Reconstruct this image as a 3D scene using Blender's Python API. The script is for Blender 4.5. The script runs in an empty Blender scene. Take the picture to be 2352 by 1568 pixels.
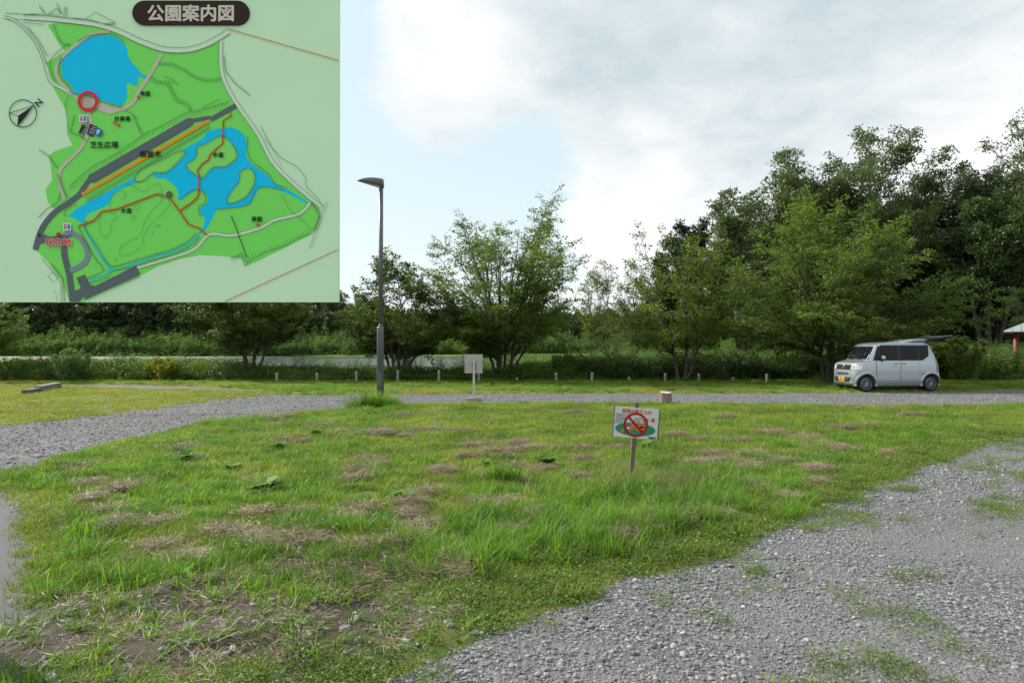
import bpy, bmesh, math, random
import numpy as np
from mathutils import Vector, Matrix
from mathutils.geometry import tessellate_polygon

SC = bpy.context.scene
COL = SC.collection
R = math.radians
rng = np.random.default_rng(11)
random.seed(5)

# ------------------------------------------------------------------ camera, sky, sun, exposure
CAM_H, F, HOR = 1.65, 682.67, 346.5
PITCH = math.atan((HOR - 341.0) / F)
cd = bpy.data.cameras.new('camera'); cam = bpy.data.objects.new('camera', cd); COL.objects.link(cam)
cd.lens = 24; cd.sensor_width = 36; cd.clip_start = 0.05; cd.clip_end = 6000
cam.location = (0, 0, CAM_H); cam.rotation_euler = (R(90) + PITCH, 0, 0)
SC.camera = cam

SUN_DIR = Vector((-0.72, 0.38, 0.62)).normalized()      # towards the sun: left of the picture, a little ahead
w = bpy.data.worlds.new('World'); SC.world = w; w.use_nodes = True
nt = w.node_tree; nt.nodes.clear()
def N(nt, t, **k):
    n = nt.nodes.new(t)
    for a, b in k.items(): setattr(n, a, b)
    return n
def L(nt, a, b): nt.links.new(a, b)
def val(nt, op, a, b=None, clamp=False):
    n = N(nt, 'ShaderNodeMath', operation=op); n.use_clamp = clamp
    for i, v in enumerate((a, b)):
        if v is None: continue
        if isinstance(v, (int, float)): n.inputs[i].default_value = v
        else: L(nt, v, n.inputs[i])
    return n.outputs[0]
def mixc(nt, f, a, b, mode='MIX'):
    n = N(nt, 'ShaderNodeMix', data_type='RGBA', blend_type=mode)
    for s, v in ((n.inputs[0], f), (n.inputs[6], a), (n.inputs[7], b)):
        if isinstance(v, (int, float)): s.default_value = v
        elif isinstance(v, tuple): s.default_value = (*v[:3], 1)
        else: L(nt, v, s)
    return n.outputs[2]
def noise(nt, vec, scale, detail=4, rough=.55, dist=0.0):
    n = N(nt, 'ShaderNodeTexNoise'); n.inputs['Scale'].default_value = scale; n.inputs['Detail'].default_value = detail
    n.inputs['Roughness'].default_value = rough; n.inputs['Distortion'].default_value = dist
    if vec is not None: L(nt, vec, n.inputs['Vector'])
    return n.outputs['Fac']
def ramp(nt, f, stops):
    n = N(nt, 'ShaderNodeValToRGB'); e = n.color_ramp.elements
    e[0].position, e[0].color = stops[0][0], (*stops[0][1], 1)
    e[1].position, e[1].color = stops[-1][0], (*stops[-1][1], 1)
    for p, c in stops[1:-1]:
        x = e.new(p); x.color = (*c, 1)
    L(nt, f, n.inputs[0]); return n.outputs[0]
def smooth(nt, v, a, b):
    n = N(nt, 'ShaderNodeMapRange', interpolation_type='SMOOTHSTEP')
    n.inputs[1].default_value = a; n.inputs[2].default_value = b; L(nt, v, n.inputs[0]); return n.outputs[0]

sky = N(nt, 'ShaderNodeTexSky', sky_type='NISHITA'); sky.sun_disc = False
sky.sun_elevation = math.asin(SUN_DIR.z); sky.sun_rotation = math.atan2(SUN_DIR.x, SUN_DIR.y)
sky.air_density = 1.0; sky.dust_density = 2.5; sky.ozone_density = 1.0
tc = N(nt, 'ShaderNodeTexCoord')
nrm = N(nt, 'ShaderNodeVectorMath', operation='NORMALIZE'); L(nt, tc.outputs['Generated'], nrm.inputs[0]); DIR = nrm.outputs[0]
sep = N(nt, 'ShaderNodeSeparateXYZ'); L(nt, DIR, sep.inputs[0])
zc = val(nt, 'ADD', val(nt, 'MAXIMUM', sep.outputs[2], 0.0), 0.16)
cmb = N(nt, 'ShaderNodeCombineXYZ')
L(nt, val(nt, 'DIVIDE', sep.outputs[0], zc), cmb.inputs[0]); L(nt, val(nt, 'DIVIDE', sep.outputs[1], zc), cmb.inputs[1])
CV = cmb.outputs[0]                                     # the cloud deck seen from below
def lobe(px, py, width):                                # a soft spot of the sky, fixed in direction
    d = Vector(((px - 512) / F, 1, (HOR - py) / F)).normalized()
    v = N(nt, 'ShaderNodeVectorMath', operation='DOT_PRODUCT'); L(nt, DIR, v.inputs[0]); v.inputs[1].default_value = d
    return smooth(nt, v.outputs['Value'], math.cos(R(width)), 1.0)
cover = noise(nt, CV, 0.9, 8, .58, .4)
fine = noise(nt, CV, 3.2, 8, .62, .2)
c0 = val(nt, 'ADD', val(nt, 'MULTIPLY', cover, .8), val(nt, 'MULTIPLY', fine, .32))
for px, py, wd, amt in ((420, 165, 17, -.30), (520, 175, 8, -.10), (345, 20, 5, -.10), (440, 60, 10, .26), (620, 30, 20, .20), (900, 120, 22, .18),
                        (620, 235, 9, .12), (420, 255, 7, .18), (560, 262, 3.5, -.15)):
    c0 = val(nt, 'ADD', c0, val(nt, 'MULTIPLY', lobe(px, py, wd), amt))
mask = smooth(nt, c0, .44, .62)
# thickness of the cloud makes its belly grey
belly = noise(nt, CV, 0.75, 5, .5, .3)
fin2 = noise(nt, CV, 6.5, 9, .6, .5)
thick = val(nt, 'ADD', val(nt, 'MULTIPLY', belly, .75), val(nt, 'ADD', val(nt, 'MULTIPLY', fine, .42), val(nt, 'MULTIPLY', fin2, .20)))
thick = val(nt, 'SUBTRACT', thick, .23)
thick = val(nt, 'ADD', thick, val(nt, 'MULTIPLY', lobe(740, 50, 22), .20))
thick = val(nt, 'ADD', thick, val(nt, 'MULTIPLY', lobe(590, 225, 15), -.13))
thick = val(nt, 'ADD', thick, val(nt, 'MULTIPLY', lobe(440, 30, 9), -.05))
ccol = ramp(nt, thick, [(.28, (7.2, 7.2, 7.2)), (.45, (6.1, 6.3, 6.4)), (.72, (3.9, 4.6, 4.9))])
# veil of thin high cloud whitens the open sky
skyc = mixc(nt, .82, sky.outputs[0], (5.1, 6.2, 6.6))
full = mixc(nt, mask, skyc, ccol)
low = smooth(nt, sep.outputs[2], .30, .0)
full = mixc(nt, val(nt, 'MULTIPLY', low, .40), full, (7.4, 7.6, 7.7))
bg = N(nt, 'ShaderNodeBackground'); bg.inputs[1].default_value = 0.1
L(nt, full, bg.inputs[0]); wo = N(nt, 'ShaderNodeOutputWorld'); L(nt, bg.outputs[0], wo.inputs[0])

sd = bpy.data.lights.new('sun', 'SUN'); sd.energy = 4.0; sd.angle = R(6); sd.color = (1, .95, .86)
sun = bpy.data.objects.new('sun', sd); COL.objects.link(sun)
sun.rotation_euler = SUN_DIR.to_track_quat('Z', 'Y').to_euler()
SC.view_settings.view_transform = 'Standard'; SC.view_settings.look = 'None'
SC.view_settings.gamma = 1; SC.view_settings.exposure = 0.64; SC.view_settings.use_curve_mapping = False
SC.render.engine = 'CYCLES'
try:
    SC.cycles.max_bounces = 6; SC.cycles.transparent_max_bounces = 8; SC.cycles.use_denoising = True
except Exception: pass

# ------------------------------------------------------------------ helpers
S_ = 1024 / 2352.0                                       # notes taken at 2352 px width
cp, sp_ = math.cos(PITCH), math.sin(PITCH)
def ray(px, py):
    a, b = (px - 512) / F, (341 - py) / F
    return a, cp - b * sp_, b * cp + sp_
def G(px, py, z=0.0):                                    # where a pixel's ray meets height z
    x, y, zz = ray(px, py); t = (z - CAM_H) / zz
    return (x * t, y * t)
def G2(x, y, z=0.0): return G(x * S_, y * S_, z)
def AT(px, Y): return ((px - 512) / F) * Y               # X of a column at depth Y
def HZ(py, Y): return CAM_H + (HOR - py) / F * Y         # height of a row at depth Y

def tag(o, label=None, cat=None, group=None, kind=None):
    if label: o['label'] = label
    if cat: o['category'] = cat
    if group: o['group'] = group
    if kind: o['kind'] = kind
    return o
def empty(name, loc, label, cat, group=None, rz=0):
    o = bpy.data.objects.new(name, None); COL.objects.link(o); o.location = loc; o.rotation_euler = (0, 0, rz)
    o.empty_display_size = .1
    return tag(o, label, cat, group)
def link(name, me, mat, parent=None):
    o = bpy.data.objects.new(name, me); COL.objects.link(o)
    if mat is not None and not me.materials: me.materials.append(mat)
    if parent is not None: o.parent = parent
    return o
def np_mesh(name, V, faces_n, idx, smooth_=False, attrs=None):
    """V (n,3); faces_n: array of loop totals; idx: flat loop indices"""
    me = bpy.data.meshes.new(name)
    me.vertices.add(len(V)); me.vertices.foreach_set('co', np.asarray(V, np.float32).ravel())
    me.loops.add(len(idx)); me.loops.foreach_set('vertex_index', np.asarray(idx, np.int32))
    fn = np.asarray(faces_n, np.int32)
    me.polygons.add(len(fn))
    st = np.zeros(len(fn), np.int32); st[1:] = np.cumsum(fn)[:-1]
    me.polygons.foreach_set('loop_start', st); me.polygons.foreach_set('loop_total', fn)
    if smooth_: me.polygons.foreach_set('use_smooth', np.ones(len(fn), bool))
    me.update(calc_edges=True)
    for k, a in (attrs or {}).items():
        at = me.attributes.new(k, 'FLOAT', 'POINT'); at.data.foreach_set('value', np.asarray(a, np.float32))
    return me
class MB:
    """collects simple solids into one mesh"""
    def __init__(s): s.v, s.f = [], []
    def add(s, vs, fs):
        o = len(s.v); s.v += [tuple(v) for v in vs]; s.f += [[i + o for i in f] for f in fs]
    def box(s, x0, x1, y0, y1, z0, z1, M=None):
        vs = [Vector(p) for p in ((x0,y0,z0),(x1,y0,z0),(x1,y1,z0),(x0,y1,z0),(x0,y0,z1),(x1,y0,z1),(x1,y1,z1),(x0,y1,z1))]
        if M is not None: vs = [M @ v for v in vs]
        s.add(vs, [(0,3,2,1),(4,5,6,7),(0,1,5,4),(1,2,6,5),(2,3,7,6),(3,0,4,7)])
    def tube(s, pts, rad, n=8, cap=True):
        pts = [Vector(p) for p in pts]; rings = []
        for i, p in enumerate(pts):
            d = (pts[min(i+1, len(pts)-1)] - pts[max(i-1, 0)]).normalized()
            u = d.cross(Vector((0, 0, 1)))
            if u.length < .1: u = d.cross(Vector((0, 1, 0)))
            u.normalize(); v = d.cross(u); r = rad[i] if hasattr(rad, '__len__') else rad
            rings.append([p + (u * math.cos(2*math.pi*k/n) + v * math.sin(2*math.pi*k/n)) * r for k in range(n)])
        vs = [q for r_ in rings for q in r_]; fs = []
        for i in range(len(rings) - 1):
            for k in range(n):
                a, b = i*n+k, i*n+(k+1) % n; fs.append((a, b, b+n, a+n))
        if cap: fs.append(tuple(range(n))[::-1]); fs.append(tuple(range((len(rings)-1)*n, len(rings)*n)))
        s.add(vs, fs)
    def mesh(s, name, sm=False):
        me = bpy.data.meshes.new(name); me.from_pydata(s.v, [], s.f); me.update()
        bm = bmesh.new(); bm.from_mesh(me); bmesh.ops.recalc_face_normals(bm, faces=bm.faces); bm.to_mesh(me); bm.free()
        if sm: me.polygons.foreach_set('use_smooth', np.ones(len(me.polygons), bool))
        return me
    def build(s, name, mat, parent=None, sm=False, bev=0):
        o = link(name, s.mesh(name, sm), mat, parent)
        if bev:
            b = o.modifiers.new('bevel', 'BEVEL'); b.width = bev; b.segments = 2; b.limit_method = 'ANGLE'
        return o

# ------------------------------------------------------------------ materials
def mat_base(name):
    m = bpy.data.materials.new(name); m.use_nodes = True
    return m, m.node_tree, m.node_tree.nodes['Principled BSDF']
def worldpos(nt):
    g = N(nt, 'ShaderNodeNewGeometry'); return g.outputs['Position']
def objpos(nt):
    g = N(nt, 'ShaderNodeTexCoord'); return g.outputs['Object']
def plain(name, col, rough=.6, metal=0, spec=.5, var=.12, scale=9, bump=0, coat=0):
    m, nt, p = mat_base(name)
    f = noise(nt, objpos(nt), scale, 5)
    c = mixc(nt, f, tuple(v * (1 - var) for v in col), tuple(min(1, v * (1 + var)) for v in col))
    L(nt, c, p.inputs['Base Color']); p.inputs['Roughness'].default_value = rough
    p.inputs['Metallic'].default_value = metal; p.inputs['Specular IOR Level'].default_value = spec
    p.inputs['Coat Weight'].default_value = coat
    if bump:
        b = N(nt, 'ShaderNodeBump'); b.inputs['Strength'].default_value = bump; b.inputs['Distance'].default_value = .01
        L(nt, noise(nt, objpos(nt), scale * 4, 6), b.inputs['Height']); L(nt, b.outputs[0], p.inputs['Normal'])
    return m
def leafmat(name, c1, c2, tr=.4, patch=.35, c3=None, rough=.5, inst=False, trc=1.5, pscale=.45):
    """c1..c2 by leaf, drifting in broad patches through the plant; leaves let light through"""
    m, nt, p = mat_base(name)
    if inst:
        oi = N(nt, 'ShaderNodeObjectInfo'); r1 = oi.outputs['Random']
        at = N(nt, 'ShaderNodeAttribute', attribute_name='lv'); f = val(nt, 'ADD', val(nt, 'MULTIPLY', r1, .45), val(nt, 'MULTIPLY', at.outputs['Fac'], .55))
    else:
        at = N(nt, 'ShaderNodeAttribute', attribute_name='lv'); f = at.outputs['Fac']
    big = noise(nt, worldpos(nt), pscale, 3)
    f2 = val(nt, 'ADD', val(nt, 'MULTIPLY', f, 1 - patch), val(nt, 'MULTIPLY', smooth(nt, big, .35, .65), patch))
    c = mixc(nt, f2, c1, c2)
    if c3: c = mixc(nt, smooth(nt, f, .86, .98), c, c3)
    L(nt, c, p.inputs['Base Color']); p.inputs['Roughness'].default_value = rough
    p.inputs['Specular IOR Level'].default_value = .35
    t = N(nt, 'ShaderNodeBsdfTranslucent'); mc = mixc(nt, 1.0, c, (trc, trc * 1.05, trc * .6), 'MULTIPLY'); L(nt, mc, t.inputs[0])
    ms = N(nt, 'ShaderNodeMixShader'); ms.inputs[0].default_value = tr
    L(nt, p.outputs[0], ms.inputs[1]); L(nt, t.outputs[0], ms.inputs[2])
    L(nt, ms.outputs[0], nt.nodes['Material Output'].inputs['Surface'])
    return m
def barkmat(name, a, b):
    m, nt, p = mat_base(name)
    mp = N(nt, 'ShaderNodeMapping'); mp.inputs['Scale'].default_value = (7, 7, 1.6); L(nt, worldpos(nt), mp.inputs[0])
    f = noise(nt, mp.outputs[0], 2.5, 6, .65)
    L(nt, mixc(nt, smooth(nt, f, .35, .65), a, b), p.inputs['Base Color']); p.inputs['Roughness'].default_value = .85
    bu = N(nt, 'ShaderNodeBump'); bu.inputs['Strength'].default_value = .6; bu.inputs['Distance'].default_value = .02
    L(nt, f, bu.inputs['Height']); L(nt, bu.outputs[0], p.inputs['Normal'])
    return m

# ------------------------------------------------------------------ ground geometry
def poly2(pts): return np.array([G2(*p) for p in pts])
def sdist(P, poly, chunk=20000):
    """signed distance, positive inside"""
    out = np.empty(len(P)); A = poly; B = np.roll(poly, -1, 0)
    for c in range(0, len(P), chunk):
        q = P[c:c+chunk]; px, py = q[:, 0:1], q[:, 1:2]
        d = B - A; t = ((px - A[:, 0]) * d[:, 0] + (py - A[:, 1]) * d[:, 1]) / np.maximum((d**2).sum(1), 1e-9)
        t = np.clip(t, 0, 1); dx = px - (A[:, 0] + t*d[:, 0]); dy = py - (A[:, 1] + t*d[:, 1])
        dist = np.sqrt((dx**2 + dy**2).min(1))
        cond = ((A[:, 1] > py) != (B[:, 1] > py))
        with np.errstate(divide='ignore', invalid='ignore'):
            xi = (B[:, 0] - A[:, 0]) * (py - A[:, 1]) / (B[:, 1] - A[:, 1]) + A[:, 0]
        ins = (cond & (px < xi)).sum(1) % 2 == 1
        out[c:c+chunk] = np.where(ins, dist, -dist)
    return out
_tab = np.random.default_rng(3).random((256, 256))
def vnoise(x, y):
    xi, yi = np.floor(x).astype(int), np.floor(y).astype(int); fx, fy = x - xi, y - yi
    fx, fy = fx*fx*(3-2*fx), fy*fy*(3-2*fy)
    g = lambda a, b: _tab[a & 255, b & 255]
    return (g(xi, yi)*(1-fx) + g(xi+1, yi)*fx)*(1-fy) + (g(xi, yi+1)*(1-fx) + g(xi+1, yi+1)*fx)*fy
def fbm(x, y, o=4):
    s, a, t = 0, 1, 0
    for i in range(o): s = s + a*vnoise(x*2**i + 17*i, y*2**i + 31*i); t += a; a *= .55
    return s / t

LAWN_A = poly2([(-60,1100),(0,1083),(60,1075),(150,1040),(300,1010),(450,975),(600,955),(760,942),(830,938),(950,930),(1176,928),(1500,927),
    (1900,933),(2200,934),(2420,926),(2620,928),(2640,950),(2480,970),(2352,1003),(2200,1038),(2100,1082),(1980,1128),(1880,1180),(1800,1213),(1700,1258),
    (1540,1308),(1400,1345),(1370,1378),(1250,1410),(1150,1445),(1080,1480),(1000,1512),(900,1560),(800,1640),(700,1850),(-300,1850),(-300,1480),
    (0,1446),(20,1436),(50,1400),(62,1300),(60,1210),(35,1160),(0,1138),(-100,1122),(-200,1112)])
LAWN_B = poly2([(-500,1010),(-200,995),(0,978),(200,957),(330,941),(450,925),(560,911),(640,905),(600,900),(530,897),(420,896),(300,893),(200,889),(130,885),(-100,886),(-700,890)])
VERGE = np.vstack([poly2([(-900,884),(-100,880),(130,881),(330,884),(480,888),(560,893),(640,905),(700,908),(850,905),(1176,903),(1500,903),(1900,902),(2050,900),
    (2150,899),(2250,897),(2352,893),(2700,893),(3200,895)]), np.array([(60, 36.0), (-70, 36.0)])])
TRACKS = [poly2(q) for q in ([(2235,1150),(2290,1140),(2420,1140),(2420,1215),(2300,1212),(2240,1200)], [(2330,1085),(2420,1080),(2420,1112),(2300,1105)],
    [(1920,1350),(2000,1355),(1990,1378),(1930,1372)], [(1930,1400),(2100,1395),(2220,1470),(2260,1510),(2150,1500),(2050,1460)],
    [(1960,1470),(2100,1490),(2180,1545),(2050,1530)], [(1800,1555),(1900,1505),(2050,1520),(2200,1590),(2100,1640),(1850,1640)],
    [(2230,1495),(2290,1505),(2280,1530),(2240,1520)], [(1855,1200),(1930,1208),(1880,1225),(1840,1220)], [(2060,1325),(2130,1318),(2120,1345),(2080,1345)])]

def edge_noise(P): return (fbm(P[:, 0]*1.3, P[:, 1]*1.3, 5) - .5)
def lawn_sheet(name, poly, step, rise, kind, matl, bbox=None):
    x0, y0 = poly.min(0) - .3; x1, y1 = poly.max(0) + .3
    if bbox: x0, y0, x1, y1 = max(x0, bbox[0]), max(y0, bbox[1]), min(x1, bbox[2]), min(y1, bbox[3])
    nx, ny = int((x1-x0)/step) + 1, int((y1-y0)/step) + 1
    X, Y = np.meshgrid(np.linspace(x0, x1, nx), np.linspace(y0, y1, ny)); P = np.c_[X.ravel(), Y.ravel()]
    s = sdist(P, poly) + edge_noise(P) * .5 * np.clip(P[:, 1] / 10, .45, 1)
    t = np.clip(s / .9, -1, 1)
    z = np.where(t > 0, .004 + rise * (1 - (1 - t)**2), .15 * t) + np.where(s > .15, (fbm(P[:, 0]*2.2, P[:, 1]*2.2, 3) - .5) * .11, 0)
    keep = (s > -2*step - .1).reshape(ny, nx)
    q = keep[:-1, :-1] & keep[1:, :-1] & keep[:-1, 1:] & keep[1:, 1:]
    j, i = np.nonzero(q); a = j*nx + i
    F4 = np.c_[a, a+1, a+1+nx, a+nx]
    used, inv = np.unique(F4.ravel(), return_inverse=True)
    V = np.c_[P, z][used]
    me = np_mesh(name, V, np.full(len(F4), 4), inv, True)
    o = link(name, me, matl); tag(o, None, None, None, kind); return o
def lawn_z(P, poly, rise):
    s = sdist(P, poly) + edge_noise(P) * .5 * np.clip(P[:, 1] / 10, .45, 1); t = np.clip(s / .9, -1, 1)
    z = np.where(t > 0, .004 + rise * (1 - (1 - t)**2), 0) + np.where(s > .15, (fbm(P[:, 0]*2.2, P[:, 1]*2.2, 3) - .5) * .11, 0)
    return s, z

def soil_mat(name, green=.5):
    m, nt, p = mat_base(name); W = worldpos(nt)
    a = noise(nt, W, 1.1, 6, .6); b = noise(nt, W, 26, 5, .7); c = noise(nt, W, 5, 4)
    soil = mixc(nt, b, (.045, .034, .024), (.15, .12, .085)); thatch = mixc(nt, b, (.11, .13, .03), (.23, .22, .07))
    g = mixc(nt, smooth(nt, b, .3, .7), (.035, .075, .012), (.11, .17, .03))
    col = mixc(nt, smooth(nt, c, .42, .62), g, thatch)
    col = mixc(nt, smooth(nt, a, .68 - .1*(1-green), .80), col, soil)
    # the worn corner by the asphalt: bare dark earth
    v = N(nt, 'ShaderNodeVectorMath', operation='DISTANCE'); L(nt, W, v.inputs[0]); v.inputs[1].default_value = (-1.9, 4.1, 0)
    bare = smooth(nt, val(nt, 'ADD', v.outputs['Value'], val(nt, 'MULTIPLY', a, 2.2)), 2.9, 1.9)
    earth = mixc(nt, b, (.03, .024, .018), (.125, .10, .08))
    col = mixc(nt, bare, col, earth)
    L(nt, col, p.inputs['Base Color']); p.inputs['Roughness'].default_value = .95; p.inputs['Specular IOR Level'].default_value = .2
    bu = N(nt, 'ShaderNodeBump'); bu.inputs['Strength'].default_value = .9; bu.inputs['Distance'].default_value = .02
    L(nt, b, bu.inputs['Height']); L(nt, bu.outputs[0], p.inputs['Normal']); return m
def gravel_mat():
    m, nt, p = mat_base('gravel'); W = worldpos(nt)
    vo = N(nt, 'ShaderNodeTexVoronoi'); vo.inputs['Scale'].default_value = 38; L(nt, W, vo.inputs['Vector'])
    vo2 = N(nt, 'ShaderNodeTexVoronoi'); vo2.inputs['Scale'].default_value = 110; L(nt, W, vo2.inputs['Vector'])
    sepc = N(nt, 'ShaderNodeSeparateColor'); L(nt, vo.outputs['Color'], sepc.inputs[0])
    st = ramp(nt, sepc.outputs[0], [(0, (.10, .103, .108)), (.5, (.185, .188, .195)), (.85, (.255, .255, .255)), (1, (.36, .35, .34))])
    edge = smooth(nt, vo.outputs['Distance'], .75, .35)
    st = mixc(nt, edge, (.08, .08, .08), st)
    sep2 = N(nt, 'ShaderNodeSeparateColor'); L(nt, vo2.outputs['Color'], sep2.inputs[0])
    gritc = ramp(nt, sep2.outputs[0], [(0, (.10, .10, .10)), (1, (.235, .23, .225))])
    big = noise(nt, W, .8, 5, .6)
    c = mixc(nt, smooth(nt, big, .42, .62), st, gritc)
    c = mixc(nt, val(nt, 'MULTIPLY', noise(nt, W, .35, 4), .5), c, (.105, .103, .104))
    L(nt, c, p.inputs['Base Color']); p.inputs['Roughness'].default_value = .85; p.inputs['Specular IOR Level'].default_value = .3
    bu = N(nt, 'ShaderNodeBump'); bu.inputs['Strength'].default_value = 1; bu.inputs['Distance'].default_value = .012
    L(nt, val(nt, 'ADD', val(nt, 'SUBTRACT', 1, vo.outputs['Distance']), val(nt, 'MULTIPLY', val(nt, 'SUBTRACT', 1, vo2.outputs['Distance']), .4)), bu.inputs['Height'])
    L(nt, bu.outputs[0], p.inputs['Normal']); return m
M_SOIL = soil_mat('turf_soil'); M_GRAVEL = gravel_mat()

# terrain: flat park, dip of the pond, banks beyond
WATER_Z = -.4
def terr(x, y):
    base = np.full_like(x, -.06)
    base = np.where(y > 33, -.02, base)
    right = np.interp(y, [35, 60, 160], [1.5, 9.0, 27.0])                       # right shore of the pond
    inp = np.clip((y - 36) / 3, 0, 1) * np.clip((150 + 4*np.sin(x*.07) - y) / 4, 0, 1) * np.clip((right + 5 - x) / 5, 0, 1)
    z = base * (1 - inp) + (-1.0) * inp
    z = z + np.clip((y - 156) / 40, 0, 1) * 1.2 + np.where((x > right) & (y > 36), .15, 0)
    return z
xs = np.unique(np.concatenate([np.linspace(-1800, -80, 14), np.linspace(-80, 80, 81), np.linspace(80, 1800, 14)]))
ys = np.unique(np.concatenate([np.linspace(-1500, -10, 10), np.linspace(-10, 190, 101), np.linspace(190, 3000, 16)]))
XX, YY = np.meshgrid(xs, ys); ZZ = terr(XX, YY); nx = len(xs)
j, i = np.meshgrid(np.arange(len(ys)-1), np.arange(nx-1), indexing='ij'); a = (j*nx + i).ravel()
me = np_mesh('ground', np.c_[XX.ravel(), YY.ravel(), ZZ.ravel()], np.full(len(a), 4), np.c_[a, a+1, a+1+nx, a+nx].ravel(), True)
tag(link('ground', me, soil_mat('field_soil', .9)), None, None, None, 'structure')
def flat(name, pts, z, m):
    tri = tessellate_polygon([[Vector((p[0], p[1], 0)) for p in pts]])
    me = bpy.data.meshes.new(name); me.from_pydata([(p[0], p[1], z) for p in pts], [], [tuple(t) for t in tri]); me.update()
    bm = bmesh.new(); bm.from_mesh(me); bmesh.ops.recalc_face_normals(bm, faces=bm.faces)
    if bm.faces and sum(f.normal.z for f in bm.faces) < 0: bmesh.ops.reverse_faces(bm, faces=bm.faces)
    bm.to_mesh(me); bm.free()
    return tag(link(name, me, m), None, None, None, 'structure')
flat('gravel_road', [(-60, -10), (60, -10), (60, 32), (-60, 32)], 0, M_GRAVEL)
lawn_sheet('lawn', LAWN_A, .07, .05, 'structure', M_SOIL, (-12, 1.5, 26, 22))
lawn_sheet('side_lawn', LAWN_B, .2, .05, 'structure', M_SOIL, (-45, 10, 10, 40))
lawn_sheet('verge', VERGE, .25, .06, 'structure', M_SOIL)
# asphalt corner
m, nt_, p_ = mat_base('asphalt'); W_ = worldpos(nt_)
vo = N(nt_, 'ShaderNodeTexVoronoi'); vo.inputs['Scale'].default_value = 150; L(nt_, W_, vo.inputs['Vector'])
L(nt_, mixc(nt_, noise(nt_, W_, 3, 6, .7), (.06, .06, .063), mixc(nt_, vo.outputs['Distance'], (.07, .07, .07), (.17, .17, .17))), p_.inputs['Base Color'])
p_.inputs['Roughness'].default_value = .9
bu = N(nt_, 'ShaderNodeBump'); bu.inputs['Strength'].default_value = .5; bu.inputs['Distance'].default_value = .004
L(nt_, vo.outputs['Distance'], bu.inputs['Height']); L(nt_, bu.outputs[0], p_.inputs['Normal'])
flat('asphalt_path', list(poly2([(-900,1090),(-200,1100),(0,1128),(60,1150),(100,1210),(100,1300),(90,1400),(60,1460),(-300,1500),(-900,1500)])), .006, m)

# pond water
m, nt_, p_ = mat_base('pond_water'); W_ = worldpos(nt_)
alg = smooth(nt_, val(nt_, 'ADD', noise(nt_, W_, .05, 5, .6), val(nt_, 'MULTIPLY', N(nt_, 'ShaderNodeSeparateXYZ').outputs[0], 0)), .30, .55)
sx = N(nt_, 'ShaderNodeSeparateXYZ'); L(nt_, W_, sx.inputs[0])
ratio = val(nt_, 'DIVIDE', sx.outputs[0], sx.outputs[1])
leftw = smooth(nt_, val(nt_, 'ADD', sx.outputs[0], val(nt_, 'MULTIPLY', noise(nt_, W_, .06, 3), 14)), -34, -62)
af = val(nt_, 'ADD', val(nt_, 'MULTIPLY', leftw, .85), val(nt_, 'MULTIPLY', alg, .08), True)
L(nt_, mixc(nt_, af, (.03, .04, .035), (.24, .26, .15)), p_.inputs['Base Color'])
L(nt_, mixc(nt_, af, (.2, .2, .2), (.6, .6, .6)), p_.inputs['Roughness'])
bu = N(nt_, 'ShaderNodeBump'); bu.inputs['Strength'].default_value = .7; bu.inputs['Distance'].default_value = .08
mp = N(nt_, 'ShaderNodeMapping'); mp.inputs['Scale'].default_value = (1, 2.2, 1); L(nt_, W_, mp.inputs[0])
L(nt_, noise(nt_, mp.outputs[0], 2.5, 4), bu.inputs['Height']); L(nt_, bu.outputs[0], p_.inputs['Normal'])
flat('pond', [(-260, 35), (34, 35), (34, 158), (-260, 158)], WATER_Z, m)

# ------------------------------------------------------------------ foliage makers
def norm(a): return a / np.maximum(np.linalg.norm(a, axis=1, keepdims=True), 1e-9)
def leaf_arrays(P, D, Lh, Wd, up=None, flatness=.6, rs=rng):
    n = len(P); U = norm(rs.normal(size=(n, 3)) * (1 - flatness) + np.array([0, 0, 1.0]) * flatness) if up is None else up
    D = norm(D); S = norm(np.cross(D, U)); Nn = np.cross(S, D)
    Lh = np.broadcast_to(Lh, n)[:, None]; Wd = np.broadcast_to(Wd, n)[:, None]
    V = np.empty((n, 4, 3)); V[:, 0] = P; V[:, 1] = P + D*Lh*.45 + S*Wd*.5 + Nn*Wd*.16; V[:, 2] = P + D*Lh; V[:, 3] = P + D*Lh*.45 - S*Wd*.5 + Nn*Wd*.16
    return V.reshape(-1, 3)
def leaf_obj(name, V, m, parent=None, lv=None, rs=rng):
    n = len(V) // 4
    lv = np.repeat(rs.random(n) if lv is None else lv, 4)
    me = np_mesh(name, V, np.full(n, 4), np.arange(4*n), False, {'lv': lv})
    return link(name, me, m, parent)
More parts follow.
